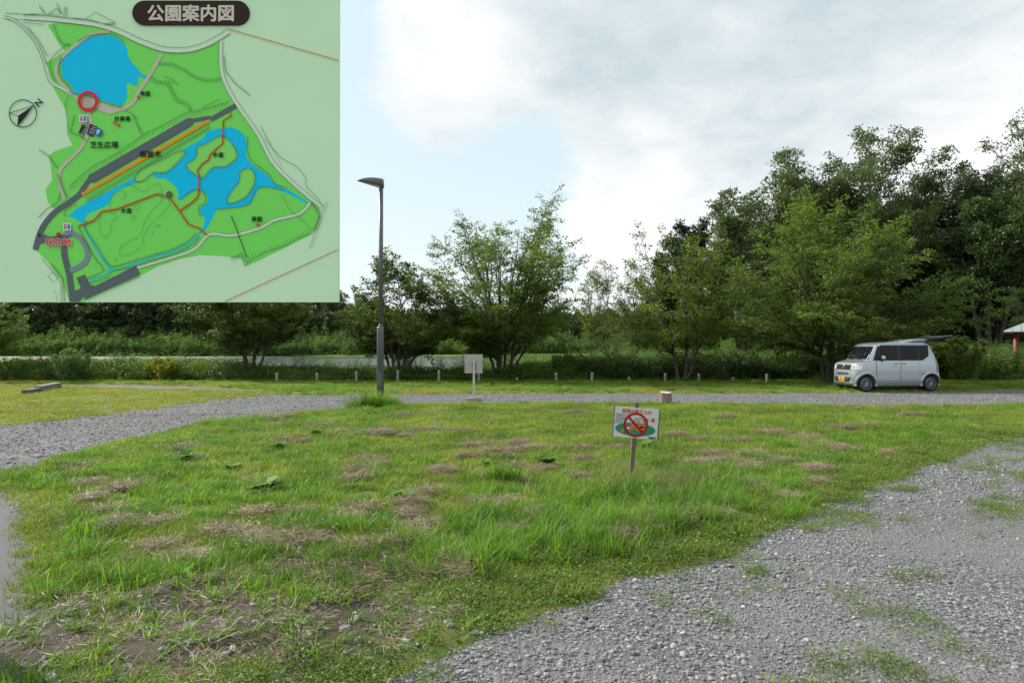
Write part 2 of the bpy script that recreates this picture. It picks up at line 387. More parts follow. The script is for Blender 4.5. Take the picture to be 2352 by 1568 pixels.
def blades_mesh(name, n, rad, h, wd, lean, levels=3, rs=rng, m=None, curl=.6, lvr=(0, 1)):
    """a clump of grass blades"""
    a = rs.random(n)*2*math.pi; r = rad*np.sqrt(rs.random(n)); bx, by = r*np.cos(a), r*np.sin(a)
    hh = h[0] + (h[1]-h[0])*rs.random(n)**1.3; az = a*.5 + rs.random(n)*2*math.pi; ln = lean*(.3 + rs.random(n))
    face = az + rs.normal(size=n)*.5 + math.pi/2; V = []; idx = []; fn = []; base = 0
    lv = rs.random(n)*(lvr[1]-lvr[0]) + lvr[0]
    T = np.linspace(0, 1, levels)
    for k in range(n):
        cz, sz = math.cos(az[k]), math.sin(az[k]); fx, fy = math.cos(face[k]), math.sin(face[k]); w0 = wd*(.6 + .8*rs.random())
        for li, t in enumerate(T):
            hx = hh[k]*ln[k]*t**(1+curl); z = hh[k]*(t - .35*ln[k]*t**3) - .01
            cx, cy = bx[k] + cz*hx, by[k] + sz*hx; wt = w0*(1 - t**1.6)*.5
            if li < levels-1: V += [(cx-fx*wt, cy-fy*wt, z), (cx+fx*wt, cy+fy*wt, z)]
            else: V.append((cx, cy, z))
        for li in range(levels-2):
            b = base + 2*li; idx += [b, b+1, b+3, b+2]; fn.append(4)
        b = base + 2*(levels-2); idx += [b, b+1, b+2]; fn.append(3); base += 2*(levels-1) + 1
    me = np_mesh(name, np.array(V), fn, idx, False, {'lv': np.repeat(lv, 2*(levels-1)+1)})
    me.materials.append(m); return me
SCATTER_NT = {}
def scatter(name, P, meshes, sc, label, cat, tilt=.0, rz=None, kind='stuff', idx=None, squash=None):
    """one stuff object: its vertices carry instances of a few clump meshes"""
    n = len(P)
    if n == 0: return None
    c = bpy.data.collections.new(name + '_kinds')
    for k, me_ in enumerate(meshes):
        c.objects.link(bpy.data.objects.new('%s_%02d' % (name, k), me_))
    me = bpy.data.meshes.new(name); me.vertices.add(n); me.vertices.foreach_set('co', np.asarray(P, np.float32).ravel())
    def fa(k, v, t='FLOAT'):
        a = me.attributes.new(k, t, 'POINT'); a.data.foreach_set('value', v)
    fa('rz', np.asarray(rng.random(n)*2*math.pi if rz is None else rz, np.float32)); fa('rx', (rng.normal(size=n)*tilt).astype(np.float32))
    fa('ry', (rng.normal(size=n)*tilt).astype(np.float32)); fa('sc', np.broadcast_to(np.asarray(sc, np.float32), n).copy())
    fa('vi', np.asarray(rng.integers(0, len(meshes), n) if idx is None else idx, np.int32), 'INT')
    o = link(name, me, None)
    g = bpy.data.node_groups.new(name, 'GeometryNodeTree')
    g.interface.new_socket('Geometry', in_out='INPUT', socket_type='NodeSocketGeometry'); g.interface.new_socket('Geometry', in_out='OUTPUT', socket_type='NodeSocketGeometry')
    gi, go = g.nodes.new('NodeGroupInput'), g.nodes.new('NodeGroupOutput')
    ip = g.nodes.new('GeometryNodeInstanceOnPoints'); ci = g.nodes.new('GeometryNodeCollectionInfo')
    ci.inputs['Collection'].default_value = c; ci.inputs['Separate Children'].default_value = True; ci.inputs['Reset Children'].default_value = True
    def na(k, t='FLOAT'):
        q = g.nodes.new('GeometryNodeInputNamedAttribute'); q.data_type = t; q.inputs[0].default_value = k; return q.outputs['Attribute']
    cx = g.nodes.new('ShaderNodeCombineXYZ'); er = g.nodes.new('FunctionNodeEulerToRotation')
    g.links.new(na('rx'), cx.inputs[0]); g.links.new(na('ry'), cx.inputs[1]); g.links.new(na('rz'), cx.inputs[2]); g.links.new(cx.outputs[0], er.inputs[0])
    g.links.new(gi.outputs[0], ip.inputs['Points']); g.links.new(ci.outputs[0], ip.inputs['Instance']); ip.inputs['Pick Instance'].default_value = True
    g.links.new(na('vi', 'INT'), ip.inputs['Instance Index']); g.links.new(er.outputs[0], ip.inputs['Rotation'])
    sv = g.nodes.new('ShaderNodeCombineXYZ'); s_ = na('sc')
    for k in range(3): g.links.new(s_, sv.inputs[k])
    g.links.new(sv.outputs[0], ip.inputs['Scale']); g.links.new(ip.outputs[0], go.inputs[0])
    mo = o.modifiers.new('scatter', 'NODES'); mo.node_group = g
    return tag(o, label, cat, None, kind)
def jgrid(x0, x1, y0, y1, dens):
    n = int((x1-x0)*(y1-y0)*dens); return np.c_[rng.uniform(x0, x1, n), rng.uniform(y0, y1, n)]
def in_view(P, m=60, zoff=0):
    px = 512 + P[:, 0]/np.maximum(P[:, 1], .1)*F; py = HOR + CAM_H/np.maximum(P[:, 1], .1)*F
    return (px > -m) & (px < 1024+m) & (py < 720) & (P[:, 1] > 2.5)

# grass materials and clumps
G_LUSH = leafmat('grass_lush', (.035, .10, .010), (.20, .36, .035), .42, .35, (.34, .34, .12), inst=True, pscale=.9)
G_MOWN = leafmat('grass_mown', (.06, .12, .014), (.30, .36, .055), .42, .45, (.40, .32, .15), inst=True, pscale=.7)
G_YEL = leafmat('grass_yellowing', (.15, .20, .02), (.36, .35, .06), .35, .4, (.30, .20, .08), inst=True)
G_COVER = leafmat('knotweed_green', (.06, .12, .02), (.19, .27, .055), .38, .4, (.25, .17, .07), inst=True, pscale=1.2)
G_HAY = leafmat('hay_brown', (.17, .12, .075), (.44, .35, .25), .1, .3, inst=True, trc=1)
G_DRY = leafmat('grass_seed_straw', (.16, .19, .06), (.34, .32, .15), .3, .3, inst=True)
lush = [blades_mesh('lush%d' % k, 34, .11, (.08, .20), .009, .75, 4, m=G_LUSH) for k in range(5)]
longg = [blades_mesh('long%d' % k, 30, .12, (.18, .36), .010, .8, 4, m=G_LUSH) for k in range(4)]
mown = [blades_mesh('mown%d' % k, 60, .14, (.03, .085), .006, .8, 3, m=G_MOWN) for k in range(5)]
yel = [blades_mesh('yel%d' % k, 60, .16, (.03, .09), .008, .8, 3, m=G_YEL) for k in range(3)]
dry = [blades_mesh('dry%d' % k, 40, .14, (.2, .42), .0035, 1.1, 4, m=G_DRY) for k in range(3)]
def star(name, k):
    return blades_mesh(name, 12, .02, (.06, .13), .010, 1.5, 4, m=G_LUSH, curl=.3)
stars = [star('star%d' % k, k) for k in range(4)]
def hay_mesh(name, n=70, rad=.14):
    P = np.c_[rng.normal(size=(n, 2))*rad*.55, np.abs(rng.normal(size=n))*.018 + .012]; a = rng.random(n)*2*math.pi
    D = np.c_[np.cos(a), np.sin(a), rng.normal(size=n)*.22]
    V = leaf_arrays(P, D, rng.uniform(.06, .16, n), .004, rs=rng)
    me = np_mesh(name, V, np.full(n, 4), np.arange(4*n), False, {'lv': np.repeat(rng.random(n), 4)}); me.materials.append(G_HAY); return me
hays = [hay_mesh('hay%d' % k) for k in range(4)]
def cover_mesh(name, n=70, rad=.12, m=G_COVER):
    r = rad*np.sqrt(rng.random(n)); a = rng.random(n)*2*math.pi
    P = np.c_[r*np.cos(a), r*np.sin(a), rng.random(n)*.035 + .003]; b = rng.random(n)*2*math.pi
    D = np.c_[np.cos(b), np.sin(b), rng.uniform(-.1, .7, n)]
    V = leaf_arrays(P, D, rng.uniform(.012, .03, n), rng.uniform(.008, .014, n))
    me = np_mesh(name, V, np.full(n, 4), np.arange(4*n), False, {'lv': np.repeat(rng.random(n), 4)}); me.materials.append(m); return me
covers = [cover_mesh('cover%d' % k) for k in range(4)]

# ------------------------------------------------------------------ main lawn planting
def pxof(P): return (512 + P[:, 0]/P[:, 1]*F)/S_, (HOR + CAM_H/P[:, 1]*F)/S_    # in 2352-px notes
def dens_keep(P, base, ref):                            # thin out with distance, clumps grow a little instead
    return rng.random(len(P)) < np.clip(ref/np.maximum(P[:, 1], ref), .2, 1)**1.0 * base
P = np.vstack([jgrid(-9, 24, 2.6, 20.5, 105), jgrid(-4, 6, 2.8, 6.5, 90)]); P = P[in_view(P)]
s, z = lawn_z(P, LAWN_A, .05); ok = s > .0; P, s, z = P[ok], s[ok], z[ok]
ux, uy = pxof(P)
# distance of the lower edge band: dark knotweed cover
lowedge = poly2([(2352,1003),(2200,1038),(2100,1082),(1980,1128),(1880,1180),(1800,1213),(1700,1258),(1540,1308),(1400,1345),(1370,1378),(1250,1410),(1150,1445),(1080,1480),(1000,1512),(900,1560),(800,1640)])
def dline(P, ln):
    d = np.full(len(P), 1e9)
    for a_, b_ in zip(ln[:-1], ln[1:]):
        e = b_ - a_; t = np.clip(((P - a_) @ e)/(e @ e), 0, 1); d = np.minimum(d, np.linalg.norm(P - a_ - t[:, None]*e, axis=1))
    return d
dl = dline(P, lowedge)
n1 = fbm(P[:, 0]*.9 + 5, P[:, 1]*.9, 4); n2 = fbm(P[:, 0]*2.3, P[:, 1]*2.3 + 9, 3)
bandw = np.interp(ux, [800, 1100, 1500, 2000, 2400], [1.1, .75, .55, .6, .9])
cover_z = (dl < bandw*(.6 + .8*n2)) & (ux > 430)
# bare, stony corner bottom left
bare = np.clip(1.1 - np.hypot((P[:, 0] + 1.95)/1.5, (P[:, 1] - 3.95)/.80) + (n2-.5)*1.9, 0, 1)
rustz = np.clip(1.2 - np.hypot((P[:, 0] + .95)/.9, (P[:, 1] - 4.85)/.30) + (n2-.5)*1.0, 0, 1)
lushz = ((ux < 900) & (n1 > .40)) | ((dl < 2.0) & (dl >= bandw*.6) & (ux > 830)) | (n1 > .66)
rnd = rng.random(len(P))
nob = rnd > np.clip(np.maximum(bare, rustz)*1.6, 0, .93)
far = np.clip(P[:, 1]/7, 1, 2.2)
thin = rng.random(len(P)) < np.clip(8.5/P[:, 1], .35, 1)
P3 = np.c_[P, z]
k = cover_z & (s > .02) & nob & thin
scatter('ground_cover', P3[k], covers, rng.uniform(.6, 1.25, k.sum())*far[k]**.6, 'low dark green knotweed mat along the gravel edge of the lawn', 'ground cover')
k = ~cover_z & lushz & nob & thin & (n2 > .30)
scatter('lush_grass', P3[k], lush, rng.uniform(.45, 1.1, k.sum())*np.interp(n2[k], [.3, .65], [.55, 1.15])*np.where(ux[k] < 900, .8, .9)*np.clip(s[k]/.25, .45, 1), 'bright green unmown grass on the lawn, left side and front band', 'grass', .08)
k = nob & thin & (~lushz | (rng.random(len(P)) < .45)) & (~cover_z | ((rng.random(len(P)) < .55) & (s > .12)))
scatter('mown_grass', P3[k], mown, rng.uniform(.7, 1.25, k.sum())*far[k]**.5, 'short yellowish green mown grass covering the lawn', 'grass', .08)
k = (np.maximum(bare, rustz) > .25) & (rng.random(len(P)) < .36)
scatter('weed_tufts', P3[k], stars, rng.uniform(.5, 1.15, k.sum()), 'small star shaped grass tufts on the bare stony corner', 'weeds', .1)
k = (rustz > .25) & (rng.random(len(P)) < .9)
k2 = (bare > .2) & (rng.random(len(P)) < .10)
k3 = ~cover_z & nob & (n2 < .36) & (rng.random(len(P)) < .12)
H = [P3[k], P3[k2], P3[k3]]
hay_spots = [(655,1250,75,16),(620,1262,50,10),(262,1222,35,16),(370,1220,25,7),(500,1238,40,8),(430,1300,60,12),(580,1195,25,8),(850,1068,38,12),(845,1090,30,16),(865,1078,20,10),
    (640,967,40,7),(730,985,25,7),(780,1000,30,6),(860,1005,40,6),(970,995,45,5),(935,1010,30,4),(1100,1030,55,6),(1200,1045,60,5),(1290,1035,60,4),(1340,1040,30,5),
    (1165,1062,22,14),(1240,1090,30,6),(1340,1105,30,8),(940,1195,20,8),(1025,1100,25,6),(830,1190,25,8),(790,1205,35,8),(1600,1017,40,4),(1680,1020,60,4),(1780,1000,50,5),(1850,1015,40,5),
    (1640,1048,40,6),(1720,1055,40,6),(1650,1070,30,10),(1740,1080,40,7),(1800,1070,35,6),(1880,1035,50,9),(1720,1090,30,5),(1880,1090,18,9),(1940,1040,30,7),(2000,985,50,5),(2100,960,60,4),
    (1960,940,40,4),(180,1085,18,16),(195,1130,20,12),(205,1160,20,14),(1700,1075,25,8),(1600,1075,30,5),(1560,1010,30,4),(2170,1060,40,7),(1170,1180,20,7),(1090,1170,25,5),(1500,1150,20,6),(1740,1130,20,7),(1610,1205,20,6),(920,960,30,4),(1330,955,40,4)]
for k in range(70): hay_spots.append((random.uniform(250, 2250), random.uniform(945, 1300), random.uniform(14, 44), random.uniform(2, 6)))
for hx, hy, hw, hh in hay_spots:
    cx_, cy_ = G2(hx, hy); sx_ = hw/2352*1024/F*cy_*.85; sy_ = max(hh*S_*cy_*cy_/(CAM_H*F)*.6, .035); n_ = int(5 + sx_*110 + sx_*sy_*90); an = random.uniform(-.1, .5)
    t = rng.uniform(-.5, .5, n_)*sx_*1.5; v = rng.normal(size=n_)*sy_*.6*(1 - (2*np.abs(t)/(sx_*1.6))**2) + .04*np.sin(t*9 + hx)
    q = np.c_[cx_ + t*math.cos(an) - v*math.sin(an), cy_ + t*math.sin(an) + v*math.cos(an)]; _, zz = lawn_z(q, LAWN_A, .05)
    sH, _ = lawn_z(q, LAWN_A, .05); H.append(np.c_[q, zz + .015 + rng.random(n_)*.03][sH > .35])
H = np.vstack(H)
scatter('dry_clippings', H, hays, rng.uniform(.45, 1.05, len(H)), 'brown dry clippings left in patches and rows on the lawn', 'clippings', .12)
kt = ~cover_z & nob & (s > .3) & (fbm(P[:, 0]*1.7 + 70, P[:, 1]*1.7, 4) > .56) & (rng.random(len(P)) < .30)
scatter('lawn_tufts', P3[kt], lush, rng.uniform(.7, 1.35, kt.sum())*np.where(P[kt, 1] > 11, .7, .9), 'darker green tussocks dotted over the mown lawn', 'grass', .12)
# tall tufts round the sign, the lamp post and along the front
T = []; TS = []
for cx2, cy2, n_, sx_, sy_, sc_ in ((1450,1150,26,.45,.18,.95),(1350,1165,22,.45,.2,.8),(1240,1225,40,.6,.25,.8),(1120,1270,40,.5,.22,.75),(960,1310,34,.40,.18,.75),(1500,1220,30,.5,.2,.8),(1650,1190,40,.6,.2,.75),(1400,1230,36,.5,.25,.8),(862,940,46,.28,.2,1.7),(900,945,20,.45,.2,.8),(830,942,20,.3,.2,1.0),(820,955,8,.3,.15,.9),
                              (720,1235,18,.25,.12,.8),(160,1140,16,.4,.2,.7),(1130,1110,14,.2,.1,.9),(480,975,14,.4,.2,.9),(1830,1165,26,.6,.2,.6),(1300,1270,30,.45,.2,.75),(1920,985,12,.5,.3,.9),(140,1290,22,.15,.35,.65),(90,1380,14,.12,.2,.6)):
    cx_, cy_ = G2(cx2, cy2); q = rng.normal(size=(n_, 2))*(sx_, sy_) + (cx_, cy_); T.append(q); TS.append(np.full(n_, sc_)*rng.uniform(.7, 1.15, n_))
T = np.vstack(T); TS = np.concatenate(TS); sT, zT = lawn_z(T, LAWN_A, .05); k = (sT > .06) | (np.hypot(T[:, 0] - G2(868, 935)[0], T[:, 1] - 18.6) < 1.0)
scatter('tall_tufts', np.c_[T, zT][k], longg, TS[k], 'tall bright grass tufts round the lamp post and in front of the warning sign', 'grass', .1)
cx_, cy_ = G2(1530, 1130); q = rng.normal(size=(60, 2))*(.38, .14) + (cx_, cy_)
q2 = rng.normal(size=(16, 2))*(.14, .08) + G2(1440, 1105); q = np.vstack([q, q2]); _, zz = lawn_z(q, LAWN_A, .05)
scatter('straw_tufts', np.c_[q, zz], dry, rng.uniform(.6, 1.0, len(q)), 'pale leaning seed grass at the foot of the warning sign post', 'grass', .1, rz=rng.normal(size=len(q))*.5)

# verge and side lawn
P = np.vstack([jgrid(-45, 45, 17, 35.5, 22), jgrid(-16, -3, 10, 17, 34)]); P = P[in_view(P)]
sB, zB = lawn_z(P, LAWN_B, .05); sC, zC = lawn_z(P, VERGE, .06)
k = (sB > .05); scatter('side_lawn_grass', np.c_[P, zB][k], yel, rng.uniform(.8, 1.5, k.sum()), 'yellowing short grass left of the curving gravel road', 'grass', .05)
nn = fbm(P[:, 0]*.35, P[:, 1]*.5, 3)
k = (sC > .05) & ((nn > .5) | (sC > 2.6)) ; lushv = k & (rng.random(len(P)) < .8)
scatter('verge_grass', np.c_[P, zC][lushv], lush, rng.uniform(.7, 1.3, lushv.sum()), 'green grass strip between the gravel road and the undergrowth', 'grass', .05)
k = (sC > .02) & ~lushv
scatter('verge_mown_grass', np.c_[P, zC][k], yel, rng.uniform(.8, 1.6, k.sum()), 'short yellow green grass along the far road edge', 'grass', .05)
# weeds in the gravel
W = []
for tp in TRACKS:
    x0, y0 = tp.min(0); x1, y1 = tp.max(0); q = jgrid(x0, x1, y0, y1, 95); sq = sdist(q, tp) + (fbm(q[:, 0]*4, q[:, 1]*4, 3) - .5)*.35
    W.append(q[(sq > 0)])
q = jgrid(-1, 14, 3, 16, 50); sA, _ = lawn_z(q, LAWN_A, .05); nw = fbm(q[:, 0]*1.6 + 3, q[:, 1]*1.6, 4)
W.append(q[(sA < -.02) & (sA > -.12 - .9*np.clip(nw - .42, 0, 1)*3) & (nw > .44)]); W.append(q[(sA < -.05) & (nw > .72) & (rng.random(len(q)) < .35)])
W = np.vstack(W); scatter('gravel_weeds', np.c_[W, np.full(len(W), .006)], covers, rng.uniform(.4, 1.05, len(W)), 'flat green weeds creeping over the gravel at the lower right', 'weeds')

# stones
def stone_mesh(name, sub=1):
    bm = bmesh.new(); bmesh.ops.create_icosphere(bm, subdivisions=sub, radius=.5)
    ax = (rng.uniform(.75, 1.15), rng.uniform(.6, .9), rng.uniform(.35, .6))
    for v in bm.verts:
        v.co = Vector((v.co.x*ax[0], v.co.y*ax[1], v.co.z*ax[2]))*(1 + random.uniform(-.18, .18))
    me = bpy.data.meshes.new(name); bm.to_mesh(me); bm.free(); me.materials.append(M_STONE); return me
m, nt_, p_ = mat_base('stone'); M_STONE = m
oi = N(nt_, 'ShaderNodeObjectInfo'); nz = noise(nt_, worldpos(nt_), 60, 4)
c = ramp(nt_, oi.outputs['Random'], [(0, (.12, .125, .13)), (.35, (.19, .195, .20)), (.7, (.245, .25, .252)), (.92, (.31, .305, .295)), (1, (.40, .385, .36))])
L(nt_, mixc(nt_, 1.0, c, ramp(nt_, nz, [(.2, (.75, .75, .75)), (.8, (1.15, 1.15, 1.15))]), 'MULTIPLY'), p_.inputs['Base Color']); p_.inputs['Roughness'].default_value = .8
stones = [stone_mesh('stone%d' % k, 2 if k < 3 else 1) for k in range(9)]
q = np.vstack([jgrid(-.8, 5.5, 2.7, 6.2, 1700), jgrid(0, 9, 6.2, 10, 800), jgrid(3, 16, 10, 17, 150)]); q = q[in_view(q)]
sA, _ = lawn_z(q, LAWN_A, .05); nq = fbm(q[:, 0]*.8 + 40, q[:, 1]*.8, 4)
k = (sA < .05) & (rng.random(len(q)) < np.where(q[:, 1] < 7, np.interp(nq, [.38, .60], [1.0, .22]), .8)) & ((sA < -.05) | (rng.random(len(q)) < .5)); q = q[k]
# coarse clean stones along the lawn edge, finer further off
sz = np.interp(np.clip(sA[k]*-1, 0, 2.5), [0, 2.5], [1.15, .8])*rng.lognormal(math.log(.0160), .42, len(q))*np.where(q[:, 1] > 7, 1.2, 1)
scatter('gravel_stones', np.c_[q, sz*.12], stones, np.clip(sz, .008, .06), 'loose grey crushed stones of the gravel road at lower right', 'gravel', .25)
q = jgrid(-18, 24, 16.5, 25, 130); sA, _ = lawn_z(q, LAWN_A, .05); sC2, _ = lawn_z(q, VERGE, .06); sB2, _ = lawn_z(q, LAWN_B, .05); qq = jgrid(-13, 0, 6.5, 17, 230); sQ, _ = lawn_z(qq, LAWN_A, .05)
sQB, _ = lawn_z(qq, LAWN_B, .05)
q = np.vstack([q[(sA < -.05) & (sC2 < 0) & (sB2 < 0)], qq[(sQ < 0) & (sQB < 0)]]); q = q[in_view(q)]
sz = rng.lognormal(math.log(.032), .35, len(q))
scatter('road_stones', np.c_[q, sz*.1], stones, sz, 'loose dark grey stones on the curving gravel road behind the lawn', 'gravel', .25)
q = np.c_[rng.normal(-1.9, 1.2, 700), rng.normal(4.0, .65, 700)]; q = np.vstack([q, jgrid(-3.2, 1.2, 3.2, 4.6, 35)]); sA, zA = lawn_z(q, LAWN_A, .05); k = (sA > .0) & (np.hypot((q[:, 0]+1.9)/2.3, (q[:, 1]-4)/1.15) < 1.1)
k |= (sA > 0) & (rng.random(len(q)) < .03); sz = rng.lognormal(math.log(.024), .42, len(q))
scatter('corner_stones', np.c_[q, zA + sz*.02][k], stones, np.clip(sz[k]*1.3, .012, .08), 'flat grey stones lying on bare earth in the near left corner', 'gravel', .15)

# ------------------------------------------------------------------ trees
M_BARK = barkmat('bark_dark', (.035, .028, .022), (.10, .085, .07)); M_BARKG = barkmat('bark_grey', (.08, .07, .06), (.20, .18, .16))
def tubes_mesh(name, paths):
    V, idx, fn = [], [], []; base = 0
    for pts, rad, n in paths:
        pts = np.asarray(pts, float); m_ = len(pts); d = norm(np.gradient(pts, axis=0)); ref = np.array([.31, .17, .94])
        u = norm(np.cross(d, np.where(np.abs(d[:, 2:3]) > .9, np.array([[1., 0, 0]]), ref[None]))); v = np.cross(d, u)
        a = np.arange(n)*2*math.pi/n
        ring = pts[:, None] + (u[:, None]*np.cos(a)[None, :, None] + v[:, None]*np.sin(a)[None, :, None])*np.asarray(rad)[:, None, None]
        V.append(ring.reshape(-1, 3)); i_, k_ = np.meshgrid(np.arange(m_-1), np.arange(n), indexing='ij')
        A = base + i_*n + k_; B = base + i_*n + (k_+1) % n
        idx.append(np.stack([A, B, B+n, A+n], -1).reshape(-1)); fn.append(np.full((m_-1)*n, 4)); base += m_*n
    return np_mesh(name, np.vstack(V), np.concatenate(fn), np.concatenate(idx), True)
def bez(a, b, c, n):
    t = np.linspace(0, 1, n)[:, None]; return (1-t)**2*a + 2*t*(1-t)*b + t*t*c
def wob(p, amp, rs):
    w_ = np.cumsum(rs.normal(size=p.shape)*amp, 0); w_[0] = 0; t = np.linspace(0, 1, len(p))[:, None]; return p + (w_ - w_[-1]*t)
def tree_data(seed, H, prof, stems, fork, nl, n2, nleaf, ls, spray='feather', r0=.13, lowlimb=.35, depth=1.0, droop=.25, l2=.2, upb=.25, clump=.5, fill=.45, notch=None):
    """prof: [(height m, left radius, right radius)], radii seen from the front. stems: [(x,y) lean of each stem top as share]"""
    rs = np.random.default_rng(seed); hs = np.array([p[0] for p in prof]); lr = np.array([p[1] for p in prof]); rr = np.array([p[2] for p in prof])
    def rad(h, phi):
        l_, r_ = np.interp(h, hs, lr), np.interp(h, hs, rr); c_ = math.cos(phi); side = r_ if c_ > 0 else l_
        dd = (l_+r_)*.5*depth; return 1/math.sqrt((c_/max(side, .05))**2 + (math.sin(phi)/max(dd, .05))**2)
    paths = []; SP = []
    for sx_, sy_, hf in stems:
        top = np.array([sx_, sy_, hf]); top = top*.86; mid = np.array([sx_*.42, sy_*.42, hf*.42]); p = wob(bez(np.array([sx_*.10, sy_*.15, -.15]), mid, top, 14), .045, rs)
        r_ = r0*.72*np.linspace(1, .15, 14)*np.where(np.arange(14) == 0, 1.35, 1); paths.append((p, r_, 8)); SP.append(p)
    LP, LD, LT = [], [], []
    wgt = (lr + rr) + .2; hh = np.linspace(hs[0], hs[-1], 60); ww = np.interp(hh, hs, wgt); ww = ww/ww.sum()
    for k in range(nl):
        h = rs.choice(hh, p=ww) + rs.normal()*.1; phi = rs.random()*2*math.pi; rr_ = rad(h, phi)*(fill + (1-fill)*rs.random()**.5)
        end = np.array([math.cos(phi)*rr_, math.sin(phi)*rr_, h])
        if notch and h > notch[2] - abs(end[0] - notch[0])*1.2 and abs(end[0] - notch[0]) < notch[1] + (h - notch[2])*.25: continue
        # leave the nearest stem somewhere below
        best = min(SP, key=lambda p: np.linalg.norm(p[-1, :2] - end[:2]*.5) + rs.random()*.8)
        z0 = max(fork, min(best[-1, 2]*.98, h - (rr_*.55 + .35*(h-fork)*lowlimb + .1))); i_ = int(np.argmin(np.abs(best[:, 2] - z0)) ); st = best[i_]
        ln = np.linalg.norm(end - st)
        if ln < .3: continue
        ctrl = st*.45 + end*.55 + np.array([0, 0, 1.0])*ln*rs.uniform(-.02, .22) * (1 if droop > .1 else .3)
        nseg = 9; p = wob(bez(st, ctrl, end, nseg), ln*.012, rs); rb = min(r0*.4, .008 + .0085*ln); paths.append((p, rb*np.linspace(1, .18, nseg), 5))
        tang = norm(np.gradient(p, axis=0))
        for q_ in range(n2):
            t = rs.uniform(.22, 1.0) if q_ else 1.0; f = t*(nseg-1); i0 = min(int(f), nseg-2); b = p[i0]*(1-(f-i0)) + p[i0+1]*(f-i0); tg = tang[i0]
            d = tg*.55 + rs.normal(size=3)*(.62, .62, .30) + np.array([0, 0, upb]) + np.array([b[0], b[1], 0])/(np.linalg.norm(b[:2]) + .5)*.25; d /= np.linalg.norm(d)
            if q_ == 0: d = tg
            l_ = l2*H*rs.uniform(.35, 1.0)*(1.15 - .5*t); e = b + d*l_; c_ = b + d*l_*.55 + np.array([0, 0, l_*.10])
            e = e - np.array([0, 0, l_*droop*.5]); pp = bez(b, c_, e, 5); paths.append((pp, (.006 + .003*l_)*np.linspace(1, .2, 5)*(H/8)**.5, 3))
            n_ = max(3, int(nleaf*(1.75 if spray == 'feather' else 1.25)*(.5 + l_/(l2*H))*.8)); tt = rs.random(n_)**.8; P_ = bez(b, c_, e, 24)[(tt*23).astype(int)]
            dd = d[None] + 0*P_
            if spray == 'feather':
                side = np.cross(d, [0, 0, 1]); side /= np.linalg.norm(side) + 1e-6; sg = rs.choice([-1, 1], n_)
                wv = l_*.46*(1 - tt*.7)*rs.random(n_); P_ = P_ + side*(sg*wv)[:, None] + dd*(wv*.7)[:, None] + rs.normal(size=(n_, 3))*(.05, .05, .05)
                D_ = dd*.6 + side*(sg*.8)[:, None] + np.array([0, 0, -droop*1.3]) + rs.normal(size=(n_, 3))*.25
            else:
                o_ = norm(rs.normal(size=(n_, 3)))*(rs.random(n_)**.45)[:, None]*l_*clump*np.array([1, 1, .62]); P_ = e*.7 + b*.3 + o_; D_ = o_/l_ + rs.normal(size=(n_, 3))*.5 + np.array([0, 0, .1])
            LP.append(P_); LD.append(D_); LT.append(np.full(n_, rs.random()))
    LP, LD, LT = np.vstack(LP), np.vstack(LD), np.concatenate(LT)
    V = leaf_arrays(LP, LD, ls*rs.uniform(.65, 1.2, len(LP)), ls*.55*rs.uniform(.7, 1.2, len(LP)), flatness=.62 if spray == 'feather' else .3, rs=rs)
    lv = np.clip(LT*.45 + rs.random(len(LP))*.55, 0, 1)
    return paths, V, lv
def tree(name, px, Y, label, cat, mleaf, mbark, group=None, X=None, z=0.0, **kw):
    X = AT(px, Y) if X is None else X
    root = empty(name, (X, Y, z), label, cat, group)
    paths, V, lv = tree_data(**kw)
    link('trunk', tubes_mesh('trunk', paths[:len(kw['stems'])]), mbark, root)
    b = link('branches', tubes_mesh('branches', paths[len(kw['stems']):]), mbark, root)
    c = leaf_obj('crown', V, mleaf, root, lv); tag(c, None, None, None, 'stuff'); return root
def copytree(root, loc, rz, sc, label, group=None):
    r = root.copy(); COL.objects.link(r); r.location = loc; r.rotation_euler = (0, 0, rz); r.scale = sc; r['label'] = label
    if group: r['group'] = group
    for ch in list(root.children):
        c = ch.copy(); COL.objects.link(c); c.parent = r
    return r
L_CH = leafmat('cherry_leaf', (.042, .085, .016), (.15, .215, .04), .52, .3, (.27, .23, .06))
L_CH2 = leafmat('cherry_leaf_warm', (.045, .085, .016), (.165, .215, .035), .48, .35, (.30, .21, .05))
L_DK = leafmat('dogwood_leaf', (.03, .065, .012), (.11, .15, .025), .42, .4, (.2, .19, .04))
L_WL = leafmat('willow_leaf', (.045, .08, .025), (.125, .165, .06), .32, .3)
L_WD = leafmat('evergreen_leaf', (.014, .032, .010), (.042, .07, .022), .2, .4)
L_FAR = leafmat('far_leaf', (.025, .05, .018), (.075, .105, .04), .3, .5, pscale=.09)
L_HEDGE = leafmat('shrub_leaf', (.035, .08, .014), (.15, .22, .035), .4, .5, (.30, .27, .05), pscale=.5)
L_REED = leafmat('reed_leaf', (.04, .10, .02), (.13, .22, .05), .4, .5, (.3, .28, .13), inst=True, pscale=.3)

